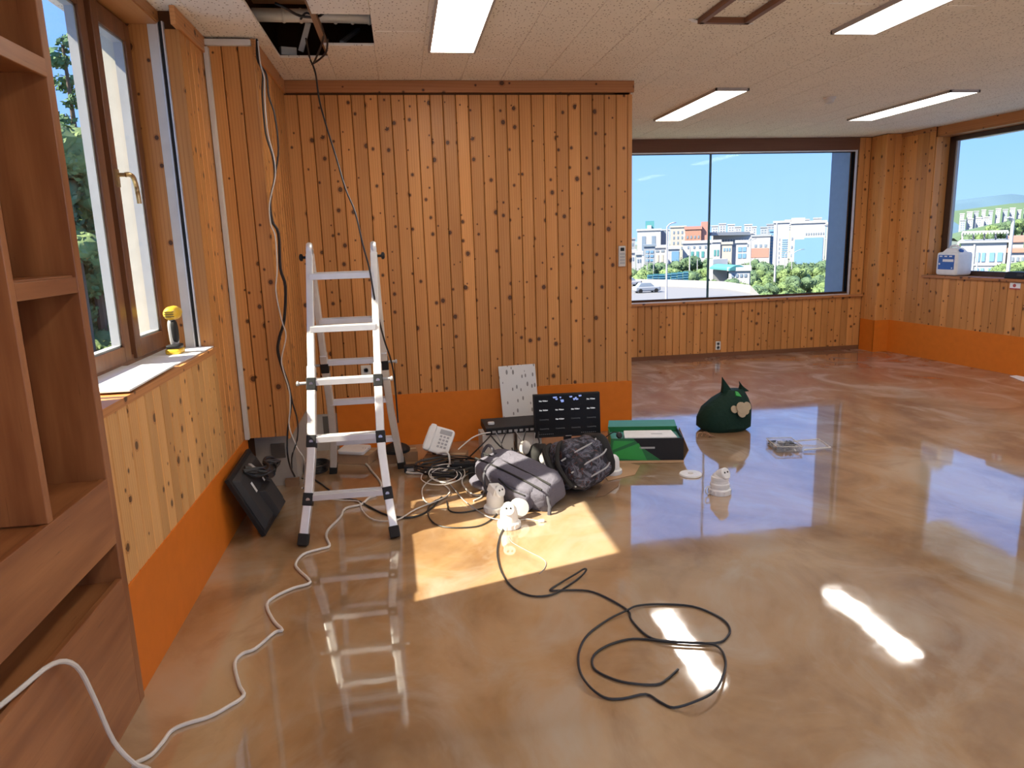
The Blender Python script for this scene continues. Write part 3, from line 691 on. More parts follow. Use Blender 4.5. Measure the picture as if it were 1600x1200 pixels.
# ------------------------------------------------------------------ built-in bookcase on the left
bc = thing('bookcase', (-1.1, 1.5, 0), 'reddish brown wooden bookcase built into the left wall', 'bookcase')
CX0, CX1, CY0, CY1 = -1.20, -1.03, 0.15, 2.525
def bcp(name, a, b_, mat, bev=0.0025): return MB().span(a, b_).build(name, mat, bc, bev)
bcp('back_panel', (CX0 - 0.03, CY0, 0.02), (CX0 - 0.018, CY1, 2.75), 'lauan_z')
bcp('side_panel', (CX0 - 0.018, CY1 - 0.045, 0.0), (CX1, CY1, 2.76), 'lauan_z'); bcp('side_panel', (CX0 - 0.018, CY0, 0.0), (CX1, CY0 + 0.03, 2.76), 'lauan_z')
for y in (2.072, 1.30, 0.62): bcp('divider', (CX0 - 0.018, y, 0.856), (CX1 - 0.001, y + 0.03, 2.76), 'lauan_z')
ys = [(CY0 + 0.03, 0.62), (0.65, 1.30), (1.33, 2.072), (2.102, CY1 - 0.045)]
for k, (a, b_) in enumerate(ys):
    bcp('shelf', (CX0 - 0.018, a, 2.142), (CX1 - 0.004, b_, 2.178), 'lauan_y')
    if k in (0, 1, 3):
        bcp('shelf', (CX0 - 0.018, a, 1.496), (CX1 - 0.012, b_, 1.536), 'lauan_y'); bcp('shelf_lip', (CX1 - 0.014, a, 1.480), (CX1 - 0.002, b_, 1.530), 'lauan_y')
    bcp('shelf_lip', (CX1 - 0.008, a, 2.128), (CX1 + 0.002, b_, 2.182), 'lauan_y')
bcp('bottom_shelf', (CX0 - 0.018, CY0 + 0.03, 0.820), (CX1 - 0.012, CY1 - 0.045, 0.850), 'lauan_y')
bcp('apron', (CX1 - 0.022, CY0 + 0.03, 0.622), (CX1 + 0.001, CY1 - 0.045, 0.856), 'lauan_y')
bcp('lower_shelf', (CX0 - 0.018, CY0 + 0.03, 0.455), (CX1 - 0.02, CY1 - 0.045, 0.480), 'lauan_y')
bcp('front_panel', (CX1 - 0.020, CY0 + 0.03, 0.0), (CX1 + 0.001, CY1 - 0.045, 0.492), 'lauan_y')
bcp('top_rail', (CX1 - 0.022, CY0 + 0.03, 2.66), (CX1 + 0.001, CY1 - 0.045, 2.76), 'lauan_y')

# ------------------------------------------------------------------ things on the left sill
fo = MB(); fo.prism([(-1.402, 3.426, 1.079), (-1.401, 4.116, 1.079), (-1.052, 4.164, 1.079), (-1.069, 3.473, 1.079)], (0, 0, 0.006))
tag(fo.build('foam_board', 'foam'), 'white foam board lying by the yellow tool on the window sill', 'board', 'foam boards on the sill')
fo = MB(); fo.prism([(-1.342, 3.209, 1.086), (-1.384, 3.431, 1.086), (-1.166, 3.464, 1.086), (-1.057, 3.445, 1.086), (-1.046, 2.822, 1.086), (-1.166, 2.822, 1.086)], (0, 0, 0.008))
tag(fo.build('foam_board', 'foam', bevel=0.001), 'white foam board overhanging the window sill beside the bookcase', 'board', 'foam boards on the sill')
# cordless tool seen from behind
tx, ty, tz = -1.185, 3.86, WZ0 + 0.0095
tl = thing('cordless_drill', (tx, ty, tz), 'yellow and grey cordless drill standing on the window sill', 'drill')
MB().blob((tx, ty, tz + 0.014), (0.075, 0.11, 0.028), 0.35).build('battery', 'yellow', tl)
MB().blob((tx, ty, tz + 0.037), (0.066, 0.10, 0.022), 0.35).build('battery_clip', 'black', tl)
gr = MB(); gr.blob((tx, ty + 0.005, tz + 0.105), (0.040, 0.055, 0.15), 0.55, eul(0.12, 0, 0)); gr.build('grip', 'grey', tl)
MB().blob((tx + 0.012, ty - 0.008, tz + 0.115), (0.030, 0.045, 0.115), 0.6, eul(0.12, 0, 0)).build('grip_pad', 'black_matte', tl)
MB().lathe([(0.0, -0.035), (0.020, -0.033), (0.032, -0.020), (0.036, 0.0), (0.036, 0.06), (0.028, 0.075), (0.022, 0.12), (0.0, 0.122)], (tx, ty, tz + 0.205), 20, Matrix.Rotation(-PI / 2, 3, 'X')).build('motor_housing', 'yellow', tl)
for k in range(3): MB().box((tx, ty - 0.031, tz + 0.192 + 0.012 * k), (0.045, 0.012, 0.003)).build('vent_slot', 'black', tl)

# ------------------------------------------------------------------ ladder
ld = thing('step_ladder', (-0.36, 4.4, 0), 'folding aluminium step ladder standing under the open ceiling hole', 'ladder')
TOPL = Vector((-0.537, 4.41, 1.617)); TOPR = Vector((-0.166, 4.41, 1.613))
def rail(name, pts, w, d, mat='alu'): return MB().bar(pts, w, d).build(name, mat, ld, 0.004)
FLp = [(-0.630, 3.783, 0.0), (-0.590, 3.875, 0.24), (-0.567, 3.96, 0.45), (-0.560, 4.005, 0.57), (-0.551, 4.113, 0.85), (-0.549, 4.14, 0.93)]
FRp = [(-0.128, 3.783, 0.0), (-0.158, 3.875, 0.24), (-0.178, 3.96, 0.45), (-0.181, 4.005, 0.57), (-0.178, 4.113, 0.85), (-0.177, 4.14, 0.93)]
BLp = [(-0.582, 5.068, 0.0), (-0.552, 4.965, 0.25), (-0.540, 4.87, 0.48), (-0.538, 4.82, 0.60), (-0.541, 4.720, 0.85), (-0.541, 4.69, 0.92)]
BRp = [(-0.090, 5.068, 0.0), (-0.118, 4.965, 0.25), (-0.140, 4.87, 0.48), (-0.147, 4.82, 0.60), (-0.158, 4.720, 0.85), (-0.158, 4.69, 0.92)]
def lift(P, k): return [tuple(P[0][i] + (P[1][i] - P[0][i]) * k for i in range(3))] + P[1:]
for P in (FLp, FRp, BLp, BRp): rail('outer_rail', lift(P, 0.1), 0.046, 0.062)
for P, T in ((FLp, TOPL), (FRp, TOPR), (BLp, TOPL), (BRp, TOPR)):
    front = P in (FLp, FRp); off = -0.022 if front else 0.022
    rail('inner_rail', [(P[3][0], P[3][1], P[3][2]), (P[4][0], P[4][1], P[4][2]), (T.x + (0.0 if front else 0.0), T.y + off, T.z - 0.06)], 0.040, 0.046)
    ft = MB(); p0 = Vector(P[0]); p1 = Vector(P[1]); dd = (p1 - p0)
    ft.bar([p0 + dd * 0.012, p0 + dd * 0.26], 0.056, 0.074); ptag(ft.build('foot', 'black_matte', ld, 0.006), 'black rubber foot')
def at_z(P, z):
    for i in range(len(P) - 1):
        if P[i][2] <= z <= P[i + 1][2]:
            t = (z - P[i][2]) / (P[i + 1][2] - P[i][2]); return Vector([P[i][k] + t * (P[i + 1][k] - P[i][k]) for k in range(3)])
def rung(pl, pr, mat='alu', hgt=0.034, dep=0.058, til=0.0):
    c = (pl + pr) / 2; L = (pr - pl).length
    r_ = MB(); R_ = eul(til, 0, 0); r_.box(c, (L, dep, hgt), R_)
    for k in (-1, 0, 1): r_.box(c + Vector((0, k * 0.017, hgt / 2 + 0.002)), (L, 0.006, 0.004))
    return r_.build('rung', mat, ld, 0.004)
rails_f = (FLp + [tuple(TOPL)], FRp + [tuple(TOPR)]); rails_b = (BLp + [tuple(TOPL)], BRp + [tuple(TOPR)])
for z in (0.245, 0.542, 0.846, 1.135, 1.430): rung(at_z(rails_f[0], z), at_z(rails_f[1], z))
for z in (0.250, 0.565, 0.858, 1.14, 1.430): rung(at_z(rails_b[0], z), at_z(rails_b[1], z))
for R2 in (rails_f, rails_b):
    for P in R2:
        for z in ((0.245, 0.542, 0.846) if R2 is rails_f else (0.846,)):
            c = at_z(P, z); kk = MB(); kk.bar([c + Vector((0, 0.014, -0.038)) , c + Vector((0, -0.014, 0.022))][::-1] if False else [at_z(P, z - 0.045), at_z(P, z + 0.020)], 0.053, 0.070)
            cl = kk.build('collar', 'black', ld, 0.004)
            MB().cyl(c + Vector((0, -0.040 if R2 is rails_f else 0.040, -0.002)), c + Vector((0, -0.034 if R2 is rails_f else 0.034, -0.002)), 0.011).build('rivet', 'chrome', cl)
for T, sx in ((TOPL, -1), (TOPR, 1)):
    hg = MB(); hg.bar([(T.x, T.y - 0.03, T.z - 0.16), (T.x, T.y - 0.012, T.z - 0.03)], 0.034, 0.05); hg.bar([(T.x, T.y + 0.03, T.z - 0.16), (T.x, T.y + 0.012, T.z - 0.03)], 0.034, 0.05)
    hg.lathe([(0.036, -0.016), (0.042, -0.006), (0.042, 0.006), (0.036, 0.016)], (T.x, T.y, T.z - 0.03), 20, Matrix.Rotation(PI / 2, 3, 'Y')); hg.build('hinge', 'alu', ld)
    kb = MB(); kb.cyl((T.x + sx * 0.016, T.y, T.z - 0.075), (T.x + sx * 0.045, T.y, T.z - 0.075), 0.008); kb.lathe([(0.012, 0), (0.021, 0.004), (0.021, 0.016), (0.012, 0.022)], (T.x + sx * 0.042, T.y, T.z - 0.075), 16, Matrix.Rotation(sx * PI / 2, 3, 'Y'))
    kb.build('release_knob', 'black', ld)
for P, sx in ((FLp, -1), (FRp, 1), (BLp, -1), (BRp, 1)):
    c = at_z(P, 0.842); kb = MB(); kb.cyl(c + Vector((sx * 0.02, 0, 0)), c + Vector((sx * 0.075, 0, 0)), 0.009); kb.lathe([(0.009, 0), (0.014, 0.003), (0.014, 0.012), (0.009, 0.015)], c + Vector((sx * 0.07, 0, 0)), 12, Matrix.Rotation(sx * PI / 2, 3, 'Y'))
    kb.build('locking_pin', 'grey', ld)

# ------------------------------------------------------------------ screens
mn = thing('computer_monitor', (1.20, 5.17, 0), 'black flat monitor on the floor showing a grid of camera views', 'monitor')
q = [(0.907, 5.120, 0.464), (1.415, 5.120, 0.457), (1.433, 5.120, 0.120), (0.914, 5.120, 0.132)]
A_, B_, C_, D_ = [Vector(v) for v in q]
ex_ = (B_ - A_).normalized(); ez_ = (A_ - D_).normalized(); ey_ = ez_.cross(ex_).normalized()
W_ = ((B_ - A_).length + (C_ - D_).length) / 2; H_ = ((A_ - D_).length + (B_ - C_).length) / 2
def sp(u, v, d=0.0): return D_ + ex_ * (u * W_) + ez_ * (v * H_) + ey_ * d
def plate(u0, v0, u1, v1, d0, d1): return MB().hexa([sp(u0, v0, d0), sp(u1, v0, d0), sp(u1, v0, d1), sp(u0, v0, d1), sp(u0, v1, d0), sp(u1, v1, d0), sp(u1, v1, d1), sp(u0, v1, d1)])
plate(0, 0, 1, 1, 0.0, 0.035).build('housing', 'black', mn, 0.004)
plate(0.02, 0.045, 0.98, 0.97, -0.001, 0.0).build('screen', 'screen', mn)
plate(0.46, 0.015, 0.55, 0.028, -0.0015, 0.0).build('badge', 'grey', mn)
st = MB(); st.box(sp(0.5, -0.10, 0.03), (0.06, 0.03, 0.16)); st.build('neck', 'black', mn, 0.01)
cb_ = sp(0.52, 0, 0.03); MB().lathe([(0.0, 0.03), (0.04, 0.028), (0.075, 0.016), (0.095, 0.008), (0.10, 0.0), (0.0, 0.0)], (cb_.x, cb_.y, 0.0), 28).build('foot', 'black', mn)
def screen_text(txt, u, v, size, mat, name='caption', parent=mn):
    cu = bpy.data.curves.new(name, 'FONT'); cu.body = txt; cu.size = size; cu.align_x = 'CENTER'; cu.align_y = 'CENTER'; cu.resolution_u = 2
    t = bpy.data.objects.new('tmp', cu); col.objects.link(t)
    bpy.context.view_layer.update()
    me = bpy.data.meshes.new_from_object(t.evaluated_get(bpy.context.evaluated_depsgraph_get()))
    bpy.data.objects.remove(t); me.materials.clear(); me.materials.append(M[mat])
    o = bpy.data.objects.new(name, me); col.objects.link(o)
    p_ = sp(u, v, -0.0025)
    o.matrix_basis = Matrix(((ex_.x, ez_.x, -ey_.x, p_.x), (ex_.y, ez_.y, -ey_.y, p_.y), (ex_.z, ez_.z, -ey_.z, p_.z), (0, 0, 0, 1)))
    put(o, parent); return o
for r_ in range(4):
    for c_ in range(4):
        u, v = 0.145 + 0.238 * c_, 0.855 - 0.215 * r_
        if (r_, c_) in ((0, 1), (0, 2)):
            g = MB(); random.seed(r_ * 7 + c_)
            for k in range(7):
                du, dv = random.uniform(-0.09, 0.07), random.uniform(-0.05, 0.07); a_ = random.uniform(0.015, 0.045)
                g.add([sp(u + du, v + dv, -0.002), sp(u + du + a_, v + dv + 0.01, -0.002), sp(u + du + a_ * 0.9, v + dv + 0.04, -0.002), sp(u + du - 0.01, v + dv + 0.035, -0.002)], [(0, 1, 2, 3)])
            g.build('camera_picture', 'screen_blue', mn)
        else:
            lit = r_ <= 1 or (r_, c_) == (2, 1)
            screen_text('No Video' if lit else 'Connecting', u, v, 0.0165 if lit else 0.015, 'text_w' if lit else 'text_d')
tb = MB()
for k in range(9): tb.add([sp(0.04 + 0.028 * k, 0.075, -0.002), sp(0.052 + 0.028 * k, 0.075, -0.002), sp(0.052 + 0.028 * k, 0.09, -0.002), sp(0.04 + 0.028 * k, 0.09, -0.002)], [(0, 1, 2, 3)])
for k in range(8): tb.add([sp(0.70 + 0.03 * k, 0.075, -0.002), sp(0.712 + 0.03 * k, 0.075, -0.002), sp(0.712 + 0.03 * k, 0.088, -0.002), sp(0.70 + 0.03 * k, 0.088, -0.002)], [(0, 1, 2, 3)])
tb.build('task_bar', 'text_d', mn)

# black screen leaning face-in against the left wall
lm = thing('leaning_monitor', (-0.9, 4.2, 0), 'black monitor leaning face-in against the orange skirting of the left wall', 'monitor')
b0, b1 = Vector((-0.872, 3.955, 0.004)), Vector((-0.845, 4.50, 0.004)); t0, t1 = Vector((-1.010, 3.84, 0.385)), Vector((-1.010, 4.40, 0.40))
ux = (b1 - b0).normalized(); uz = (t0 - b0).normalized(); un = ux.cross(uz).normalized()
if un.x < 0: un = -un
def lp(u, v, d): return b0.lerp(b1, u).lerp(t0.lerp(t1, u), v) + un * d
def lplate(u0, v0, u1, v1, d0, d1, i=0.0):
    uu, vv = (u1 - u0) * i, (v1 - v0) * i
    return MB().hexa([lp(u0, v0, d0), lp(u1, v0, d0), lp(u1, v1, d0), lp(u0, v1, d0), lp(u0 + uu, v0 + vv, d1), lp(u1 - uu, v0 + vv, d1), lp(u1 - uu, v1 - vv, d1), lp(u0 + uu, v1 - vv, d1)])
lplate(0, 0, 1, 1, -0.006, 0.018).build('bezel', 'black', lm, 0.003)
lplate(0.04, 0.05, 0.96, 0.95, 0.018, 0.045, 0.08).build('back_cover', 'dgrey', lm, 0.008)
lplate(0.36, 0.05, 0.72, 0.55, 0.04, 0.075, 0.1).build('mount_block', 'dgrey', lm, 0.006)
ptag(lplate(0.10, 0.42, 0.17, 0.58, 0.0325, 0.0335).build('sticker', 'paper', lm), 'white barcode sticker')
for k in range(4): lplate(0.115, 0.44 + 0.035 * k, 0.155, 0.458 + 0.035 * k, 0.0336, 0.034).build('barcode_bar', 'black', lm)
ptag(lplate(0.30, 0.56, 0.35, 0.72, 0.046, 0.047).build('sticker', 'paper', lm), 'white oval sticker')
ptag(lplate(0.52, 0.60, 0.56, 0.66, 0.075, 0.076).build('sticker', 'paper', lm), 'small white sticker')
bun = MB(); random.seed(11)
for k in range(11):
    o_ = [random.uniform(-0.05, 0.05) for _ in range(6)]
    bun.tube([lp(0.35 + o_[0], 0.92 + o_[1] * 0.5, 0.05), lp(0.42 + o_[1], 0.80 + o_[2], 0.075 + abs(o_[3])), lp(0.58 + o_[3], 0.72 + o_[0], 0.09 + abs(o_[2])), lp(0.72 + o_[5], 0.78 + o_[4], 0.10), lp(0.86 + o_[2], 0.70 + o_[5], 0.10 + abs(o_[1])), lp(0.80 + o_[4], 0.58 + o_[3], 0.085), lp(0.62 + o_[1], 0.62 + o_[0], 0.085)], 0.0085, 6)
tag(bun.build('cable_bundle', 'cable_b'), 'bundle of black cables lying on the leaning monitor', 'cables')
tag(MB().box(lp(0.46, 0.90, 0.075), (0.022, 0.05, 0.012), eul(0.3, 0.3, 0.8)).build('plug_adapter', 'grey', bevel=0.003), 'small grey plug among cables on the leaning monitor', 'plug')

# ------------------------------------------------------------------ clutter on the floor by the back wall
def carton(name, c, d, rz, mat, label, cat='box', group=None, flap=None):
    o = thing(name, (c[0], c[1], c[2]), label, cat, group); R_ = rotz(rz)
    MB().box((c[0], c[1], c[2] + d[2] / 2), d, R_).build('body', mat, o, 0.003)
    s_ = MB(); s_.box(Vector((c[0], c[1], c[2] + d[2] + 0.0006)), (d[0] * 0.995, 0.03, 0.001), R_)
    s_.build('tape', 'tan' if mat != 'whitecard' else 'offwhite', o)
    return o
# loose ceiling tile propped on the orange panel
tl_ = MB(); bl, br, trr, tll = [Vector(v) for v in [(0.731, 5.600, 0.122), (1.024, 5.600, 0.129), (1.009, 5.600, 0.628), (0.711, 5.600, 0.629)]]
bl = Vector((0.741, 5.53, 0.003)); br = Vector((1.040, 5.53, 0.003)); tll = Vector((0.716, 5.625, 0.607)); trr = Vector((1.017, 5.625, 0.613)); nn = Vector((0, 0.014, 0.002))
tl_.hexa([bl, br, br + nn, bl + nn, tll, trr, trr + nn, tll + nn])
tag(tl_.build('loose_ceiling_tile', 'tile_w', bevel=0.002), 'loose white perforated ceiling tile propped against the orange panel', 'tile')
# two white cartons with a recorder on top
carton('white_carton', (0.635, 5.29, 0), (0.24, 0.20, 0.165), 0.06, 'whitecard', 'white carton under the black recorder, beside the brown telephone box')
carton('white_carton', (0.89, 5.30, 0), (0.19, 0.18, 0.165), -0.04, 'whitecard', 'white carton under the black recorder, next to the monitor')
rc = thing('video_recorder', (0.765, 5.33, 0.166), 'flat black video recorder lying on the white cartons', 'recorder')
R_ = eul(0.0, 0.0, 0.03)
MB().box((0.765, 5.33, 0.166 + 0.026), (0.44, 0.30, 0.050), R_).build('case', 'black', rc, 0.003)
MB().box((0.765, 5.33, 0.166 + 0.0535), (0.44, 0.30, 0.004), R_).build('lid', 'dgrey', rc)
for k in range(8): MB().box(Vector((0.765, 5.33, 0.188)) + R_ @ Vector((-0.16 + 0.042 * k, -0.151, 0)), (0.026, 0.004, 0.018), R_).build('port', 'grey', rc)
for k in range(5): 
    c0 = Vector((0.765, 5.33, 0.19)) + R_ @ Vector((-0.15 + 0.075 * k, -0.15, 0)); random.seed(k)
    MB().tube([c0, c0 + Vector((0, -0.05, 0.0)), c0 + Vector((random.uniform(-.06, .06), -0.10, -0.10)), c0 + Vector((random.uniform(-.1, .1), -0.16, -0.17)), c0 + Vector((random.uniform(-.15, .1), -0.24, -0.184))], 0.0045, 6).build('lead', 'cable_b' if k % 2 else 'cable_g', rc)
tag(MB().blob((0.60, 5.27, 0.2235 + 0.011), (0.05, 0.035, 0.022), 0.4).build('small_adapter', 'white'), 'small white adapter on top of the black recorder', 'adapter')
# desk telephone on a brown box
carton('cardboard_box', (0.235, 5.08, 0), (0.30, 0.22, 0.075), -0.25, 'card_d', 'low brown cardboard box under the desk telephone')
ph = thing('desk_telephone', (0.20, 5.05, 0.077), 'white desk telephone propped up on the brown box', 'telephone')
R_ = eul(-0.62, 0.20, -0.50); c0 = Vector((0.185, 5.03, 0.195))
def pb_(d, o, e=0.3): return MB().blob(c0 + R_ @ Vector(o), d, e, R_, nu=24, nv=12)
R_ = eul(0.95, 0.25, -0.35)
pb_((0.20, 0.20, 0.030), (0, 0, 0), 0.25).build('body', 'white', ph)
pb_((0.050, 0.205, 0.034), (-0.062, 0, 0.026), 0.35).build('handset', 'white', ph)
MB().box(c0 + R_ @ Vector((0.038, 0.065, 0.0155)), (0.09, 0.035, 0.003), R_).build('display', 'grey', ph)
for i in range(3):
    for j in range(4): MB().box(c0 + R_ @ Vector((0.012 + 0.026 * i, 0.030 - 0.026 * j, 0.016)), (0.017, 0.014, 0.004), R_).build('key', 'grey', ph)
MB().box((0.185, 5.085, 0.115), (0.09, 0.02, 0.08), eul(-0.5, 0, -0.3)).build('stand', 'dgrey', ph)
MB().tube([c0 + R_ @ Vector((0.02, -0.10, 0.0)), (0.24, 4.90, 0.13), (0.24, 4.86, 0.05), (0.17, 4.83, 0.012), (0.02, 4.86, 0.012), (-0.06, 4.90, 0.012)], 0.008, 8).build('cord', 'cable_w', ph)
# boxes and devices behind the ladder
carton('cardboard_box', (-0.44, 5.33, 0), (0.30, 0.20, 0.075), -0.35, 'card', 'low brown cardboard box under the white wireless router')
carton('cardboard_box', (-0.11, 5.27, 0), (0.26, 0.18, 0.075), 0.12, 'card_d', 'low brown cardboard box beneath the black bell-shaped device')
ro = thing('wireless_router', (-0.44, 5.3, 0.078), 'flat white wireless router lying on a brown box behind the ladder', 'router')
MB().blob((-0.44, 5.30, 0.0785 + 0.016), (0.21, 0.17, 0.030), 0.22, eul(0.05, 0.02, -0.35)).build('shell', 'white', ro)
for k in range(3): MB().box((-0.375 + 0.02 * k, 5.265 - 0.007 * k, 0.0785 + 0.0325), (0.008, 0.004, 0.002), rotz(-0.35)).build('indicator', 'grey', ro)
bd = thing('black_device', (-0.13, 5.25, 0.076), 'black bell-shaped device with short aerial on a brown box', 'device')
MB().lathe([(0.105, 0.0), (0.105, 0.02), (0.085, 0.04), (0.05, 0.055), (0.022, 0.07), (0.020, 0.11)], (-0.13, 5.24, 0.077), 24).build('housing', 'black', bd)
MB().tube([(-0.13, 5.24, 0.18), (-0.135, 5.25, 0.26), (-0.14, 5.26, 0.31)], 0.012, 8).build('aerial', 'black', bd)
ad = thing('power_adapter', (-0.03, 5.0, 0), 'black power adapter block at the foot of the ladder', 'adapter')
MB().span((-0.075, 4.93, 0), (0.02, 4.99, 0.045)).build('block', 'black', ad, 0.004); MB().box((-0.03, 4.929, 0.02), (0.05, 0.002, 0.02)).build('rating_label', 'grey', ad)
co = MB()
for k in range(5):
    P = [(-0.70 + (0.070 + 0.003 * k) * math.cos(a * PI / 8), 5.14 + (0.085 + 0.004 * k) * math.sin(a * PI / 8), 0.008 + 0.012 * k) for a in range(17)]
    co.tube(P, 0.008, 6, 2)
tag(co.build('cable_coil', 'cable_b'), 'thick coil of black cable on the floor in the corner by the brown box', 'cable')

# backpacks
bp = thing('grey_backpack', (0.66, 4.25, 0), 'worn grey backpack lying on the floor in the sun patch', 'backpack')
RB = eul(0.32, 0.16, math.radians(-52)); cB = Vector((0.655, 4.235, 0.128))
def B(o): return cB + RB @ Vector(o)
MB().blob(B((0, 0, 0)), (0.60, 0.27, 0.19), 0.42, RB, 0.10, 6, 1).build('main_body', 'grey_fabric', bp)
MB().blob(B((-0.02, -0.075, 0.035)), (0.50, 0.17, 0.15), 0.42, RB, 0.10, 7, 2).build('front_compartment', 'grey_fabric', bp)
MB().blob(B((0.10, -0.135, 0.015)), (0.24, 0.10, 0.13), 0.38, RB, 0.08, 8, 3).build('pocket', 'grey_fabric', bp)
MB().blob(B((-0.20, -0.08, -0.045)), (0.22, 0.20, 0.05), 0.5, RB, 0.15, 8, 5).build('side_flap', 'grey_fabric', bp)
for o_, n_ in (((0.094), 'zip'), ((0.055), 'zip')):
    MB().tube([B((-0.29 + k * 0.095, -0.02 + 0.0 * k - (0.075 if o_ < 0.09 else 0.0), (o_ + 0.012 + (0.05 if o_ < 0.09 else 0.0)) - 0.010 * ((k - 3) / 3) ** 2)) for k in range(7)], 0.006, 6).build(n_, 'black_matte', bp)
MB().tube([B((-0.02, -0.158, 0.100)), B((0.09, -0.178, 0.085)), B((0.20, -0.165, 0.075))], 0.005, 6).build('zip', 'black_matte', bp)
MB().tube([B((-0.16, -0.02, 0.10)), B((-0.15, -0.13, 0.11)), B((-0.13, -0.19, 0.05)), B((-0.10, -0.20, -0.04))], 0.011, 6).build('strap', 'grey_fabric_d', bp)
MB().tube([B((0.28, -0.06, 0.06)), B((0.33, -0.10, 0.0)), B((0.335, -0.14, -0.09)), B((0.35, -0.20, -0.125))], 0.012, 6).build('strap', 'grey_fabric_d', bp)
MB().tube([B((-0.22, 0.02, 0.095)), B((-0.30, 0.04, 0.12)), B((-0.33, 0.0, 0.06)), B((-0.27, -0.05, 0.05))], 0.010, 6).build('haul_loop', 'grey_fabric_d', bp)
b2 = thing('camouflage_backpack', (1.02, 4.25, 0), 'dark camouflage backpack slumped against the grey backpack', 'backpack')
RB = eul(-0.28, -0.12, math.radians(28)); cB = Vector((1.05, 4.33, 0.175))
MB().blob(B((0, 0, 0)), (0.36, 0.36, 0.32), 0.62, RB, 0.16, 6, 4, 36, 20).build('main_body', 'camo', b2)
MB().blob(B((-0.06, -0.13, -0.03)), (0.25, 0.16, 0.21), 0.55, RB, 0.12, 8, 9).build('pocket', 'camo', b2)
MB().blob(B((0.155, 0.0, 0.0)), (0.10, 0.30, 0.30), 0.6, RB, 0.12, 6, 6).build('side_panel', 'black_matte', b2)
for a_, z_ in ((-0.145, 0.10), (-0.21, 0.02), (-0.205, -0.07)):
    MB().tube([B((-0.19, a_ + 0.05, z_ - 0.03)), B((-0.08, a_, z_)), B((0.05, a_, z_ + 0.012)), B((0.15, a_ + 0.07, z_ + 0.02))], 0.0055, 6).build('piping', 'grey', b2)
MB().tube([B((-0.10, 0.10, 0.15)), B((-0.20, 0.03, 0.14)), B((-0.26, -0.06, 0.06)), B((-0.27, -0.11, -0.05))], 0.022, 8).build('shoulder_strap', 'black_matte', b2)
MB().tube([B((-0.06, 0.02, 0.16)), B((-0.16, -0.06, 0.15)), B((-0.24, -0.12, 0.05)), B((-0.22, -0.17, -0.09))], 0.014, 8).build('shoulder_strap', 'black_matte', b2)
gl = thing('work_glove', (0.80, 4.62, 0.0), 'grey and white work gloves heaped behind the backpacks', 'gloves')
MB().blob((0.815, 4.52, 0.17), (0.13, 0.15, 0.22), 0.75, eul(0.2, 0.3, 0.3), 0.25, 9, 3).build('cuff', 'black_matte', gl)
MB().blob((0.745, 4.56, 0.235), (0.065, 0.10, 0.085), 0.8, eul(0.2, 0.3, 0.4), 0.2, 14, 7).build('palm', 'offwhite', gl)
MB().blob((0.865, 4.40, 0.205), (0.085, 0.07, 0.10), 0.6, eul(0.4, 0.5, 0.2), 0.1, 12, 8).build('finger_pad', 'white', gl)
MB().blob((0.80, 4.60, 0.06), (0.14, 0.14, 0.13), 0.8, None, 0.2, 9, 5).build('second_glove', 'dgrey', gl)

# dome cameras
def dome(name, c, label, tilt, yaw, s_=1.0, group='white dome cameras on the floor', ring=True, eye=True):
    o = thing(name, c, label, 'camera', group); c = Vector(c)
    if ring:
        MB().lathe([(0.064 * s_, 0), (0.066 * s_, 0.004), (0.066 * s_, 0.030 * s_), (0.058 * s_, 0.036 * s_), (0.0, 0.036 * s_)], c, 32).build('base_ring', 'white', o)
        for k in range(16):
            a = 2 * PI * k / 16; MB().box(c + Vector((0.0665 * s_ * math.cos(a), 0.0665 * s_ * math.sin(a), 0.016 * s_)), (0.004, 0.006, 0.022 * s_), rotz(a)).build('rib', 'white', o)
    MB().lathe([(0.052 * s_, 0.036 * s_), (0.050 * s_, 0.085 * s_), (0.044 * s_, 0.112 * s_), (0.028 * s_, 0.130 * s_), (0.0, 0.137 * s_)], c, 28).build('dome_cover', 'white', o)
    if eye:
        R_ = eul(tilt, 0, yaw); e0 = c + Vector((0, 0, 0.112 * s_))
        b_ = MB(); b_.lathe([(0.036 * s_, 0.0), (0.036 * s_, 0.048 * s_), (0.031 * s_, 0.053 * s_), (0.0, 0.053 * s_)], e0, 24, R_); be = b_.build('eye_barrel', 'white', o)
        for dx in (-0.012, 0.012): 
            p0 = e0 + R_ @ Vector((dx * s_, 0.006 * s_, 0.053 * s_)); MB().lathe([(0.0055 * s_, 0), (0.0055 * s_, 0.002)], p0, 10, R_).build('lens', 'black', be)
    return o
dome('dome_camera', (1.350, 4.56, 0.004), 'white dome camera standing on cardboard beside the camouflage backpack', 0, 0, eye=False)
d1 = dome('dome_camera', (0.515, 3.80, 0.0), 'white dome camera in front of its twin, beside the grey backpack', math.radians(78), math.radians(-8))
d2 = dome('dome_camera', (0.470, 4.06, 0.0), 'white dome camera lying behind its twin, half under the grey backpack', math.radians(70), math.radians(40), 1.05)
MB().box((0.475, 4.055, 0.135), (0.075, 0.075, 0.05), eul(0.3, 0.2, 0.5)).build('bracket', 'white', d2, 0.005)
tag(MB().lathe([(0.055, 0), (0.058, 0.01), (0.05, 0.05), (0.0, 0.052)], (0.585, 3.93, 0.056), 20, eul(1.2, 0.2, 0.3)).build('camera_shell', 'white'), 'white camera shell tipped over between dome cameras and backpack', 'shell')
d3 = dome('dome_camera', (1.895, 4.035, 0.0), 'white dome camera with raised eye alone on the shiny floor', math.radians(62), math.radians(25), 1.05)
MB().lathe([(0.056, 0.036), (0.060, 0.042), (0.060, 0.068), (0.054, 0.074)], (1.895, 4.035, 0.0), 28).build('collar', 'white', d3)
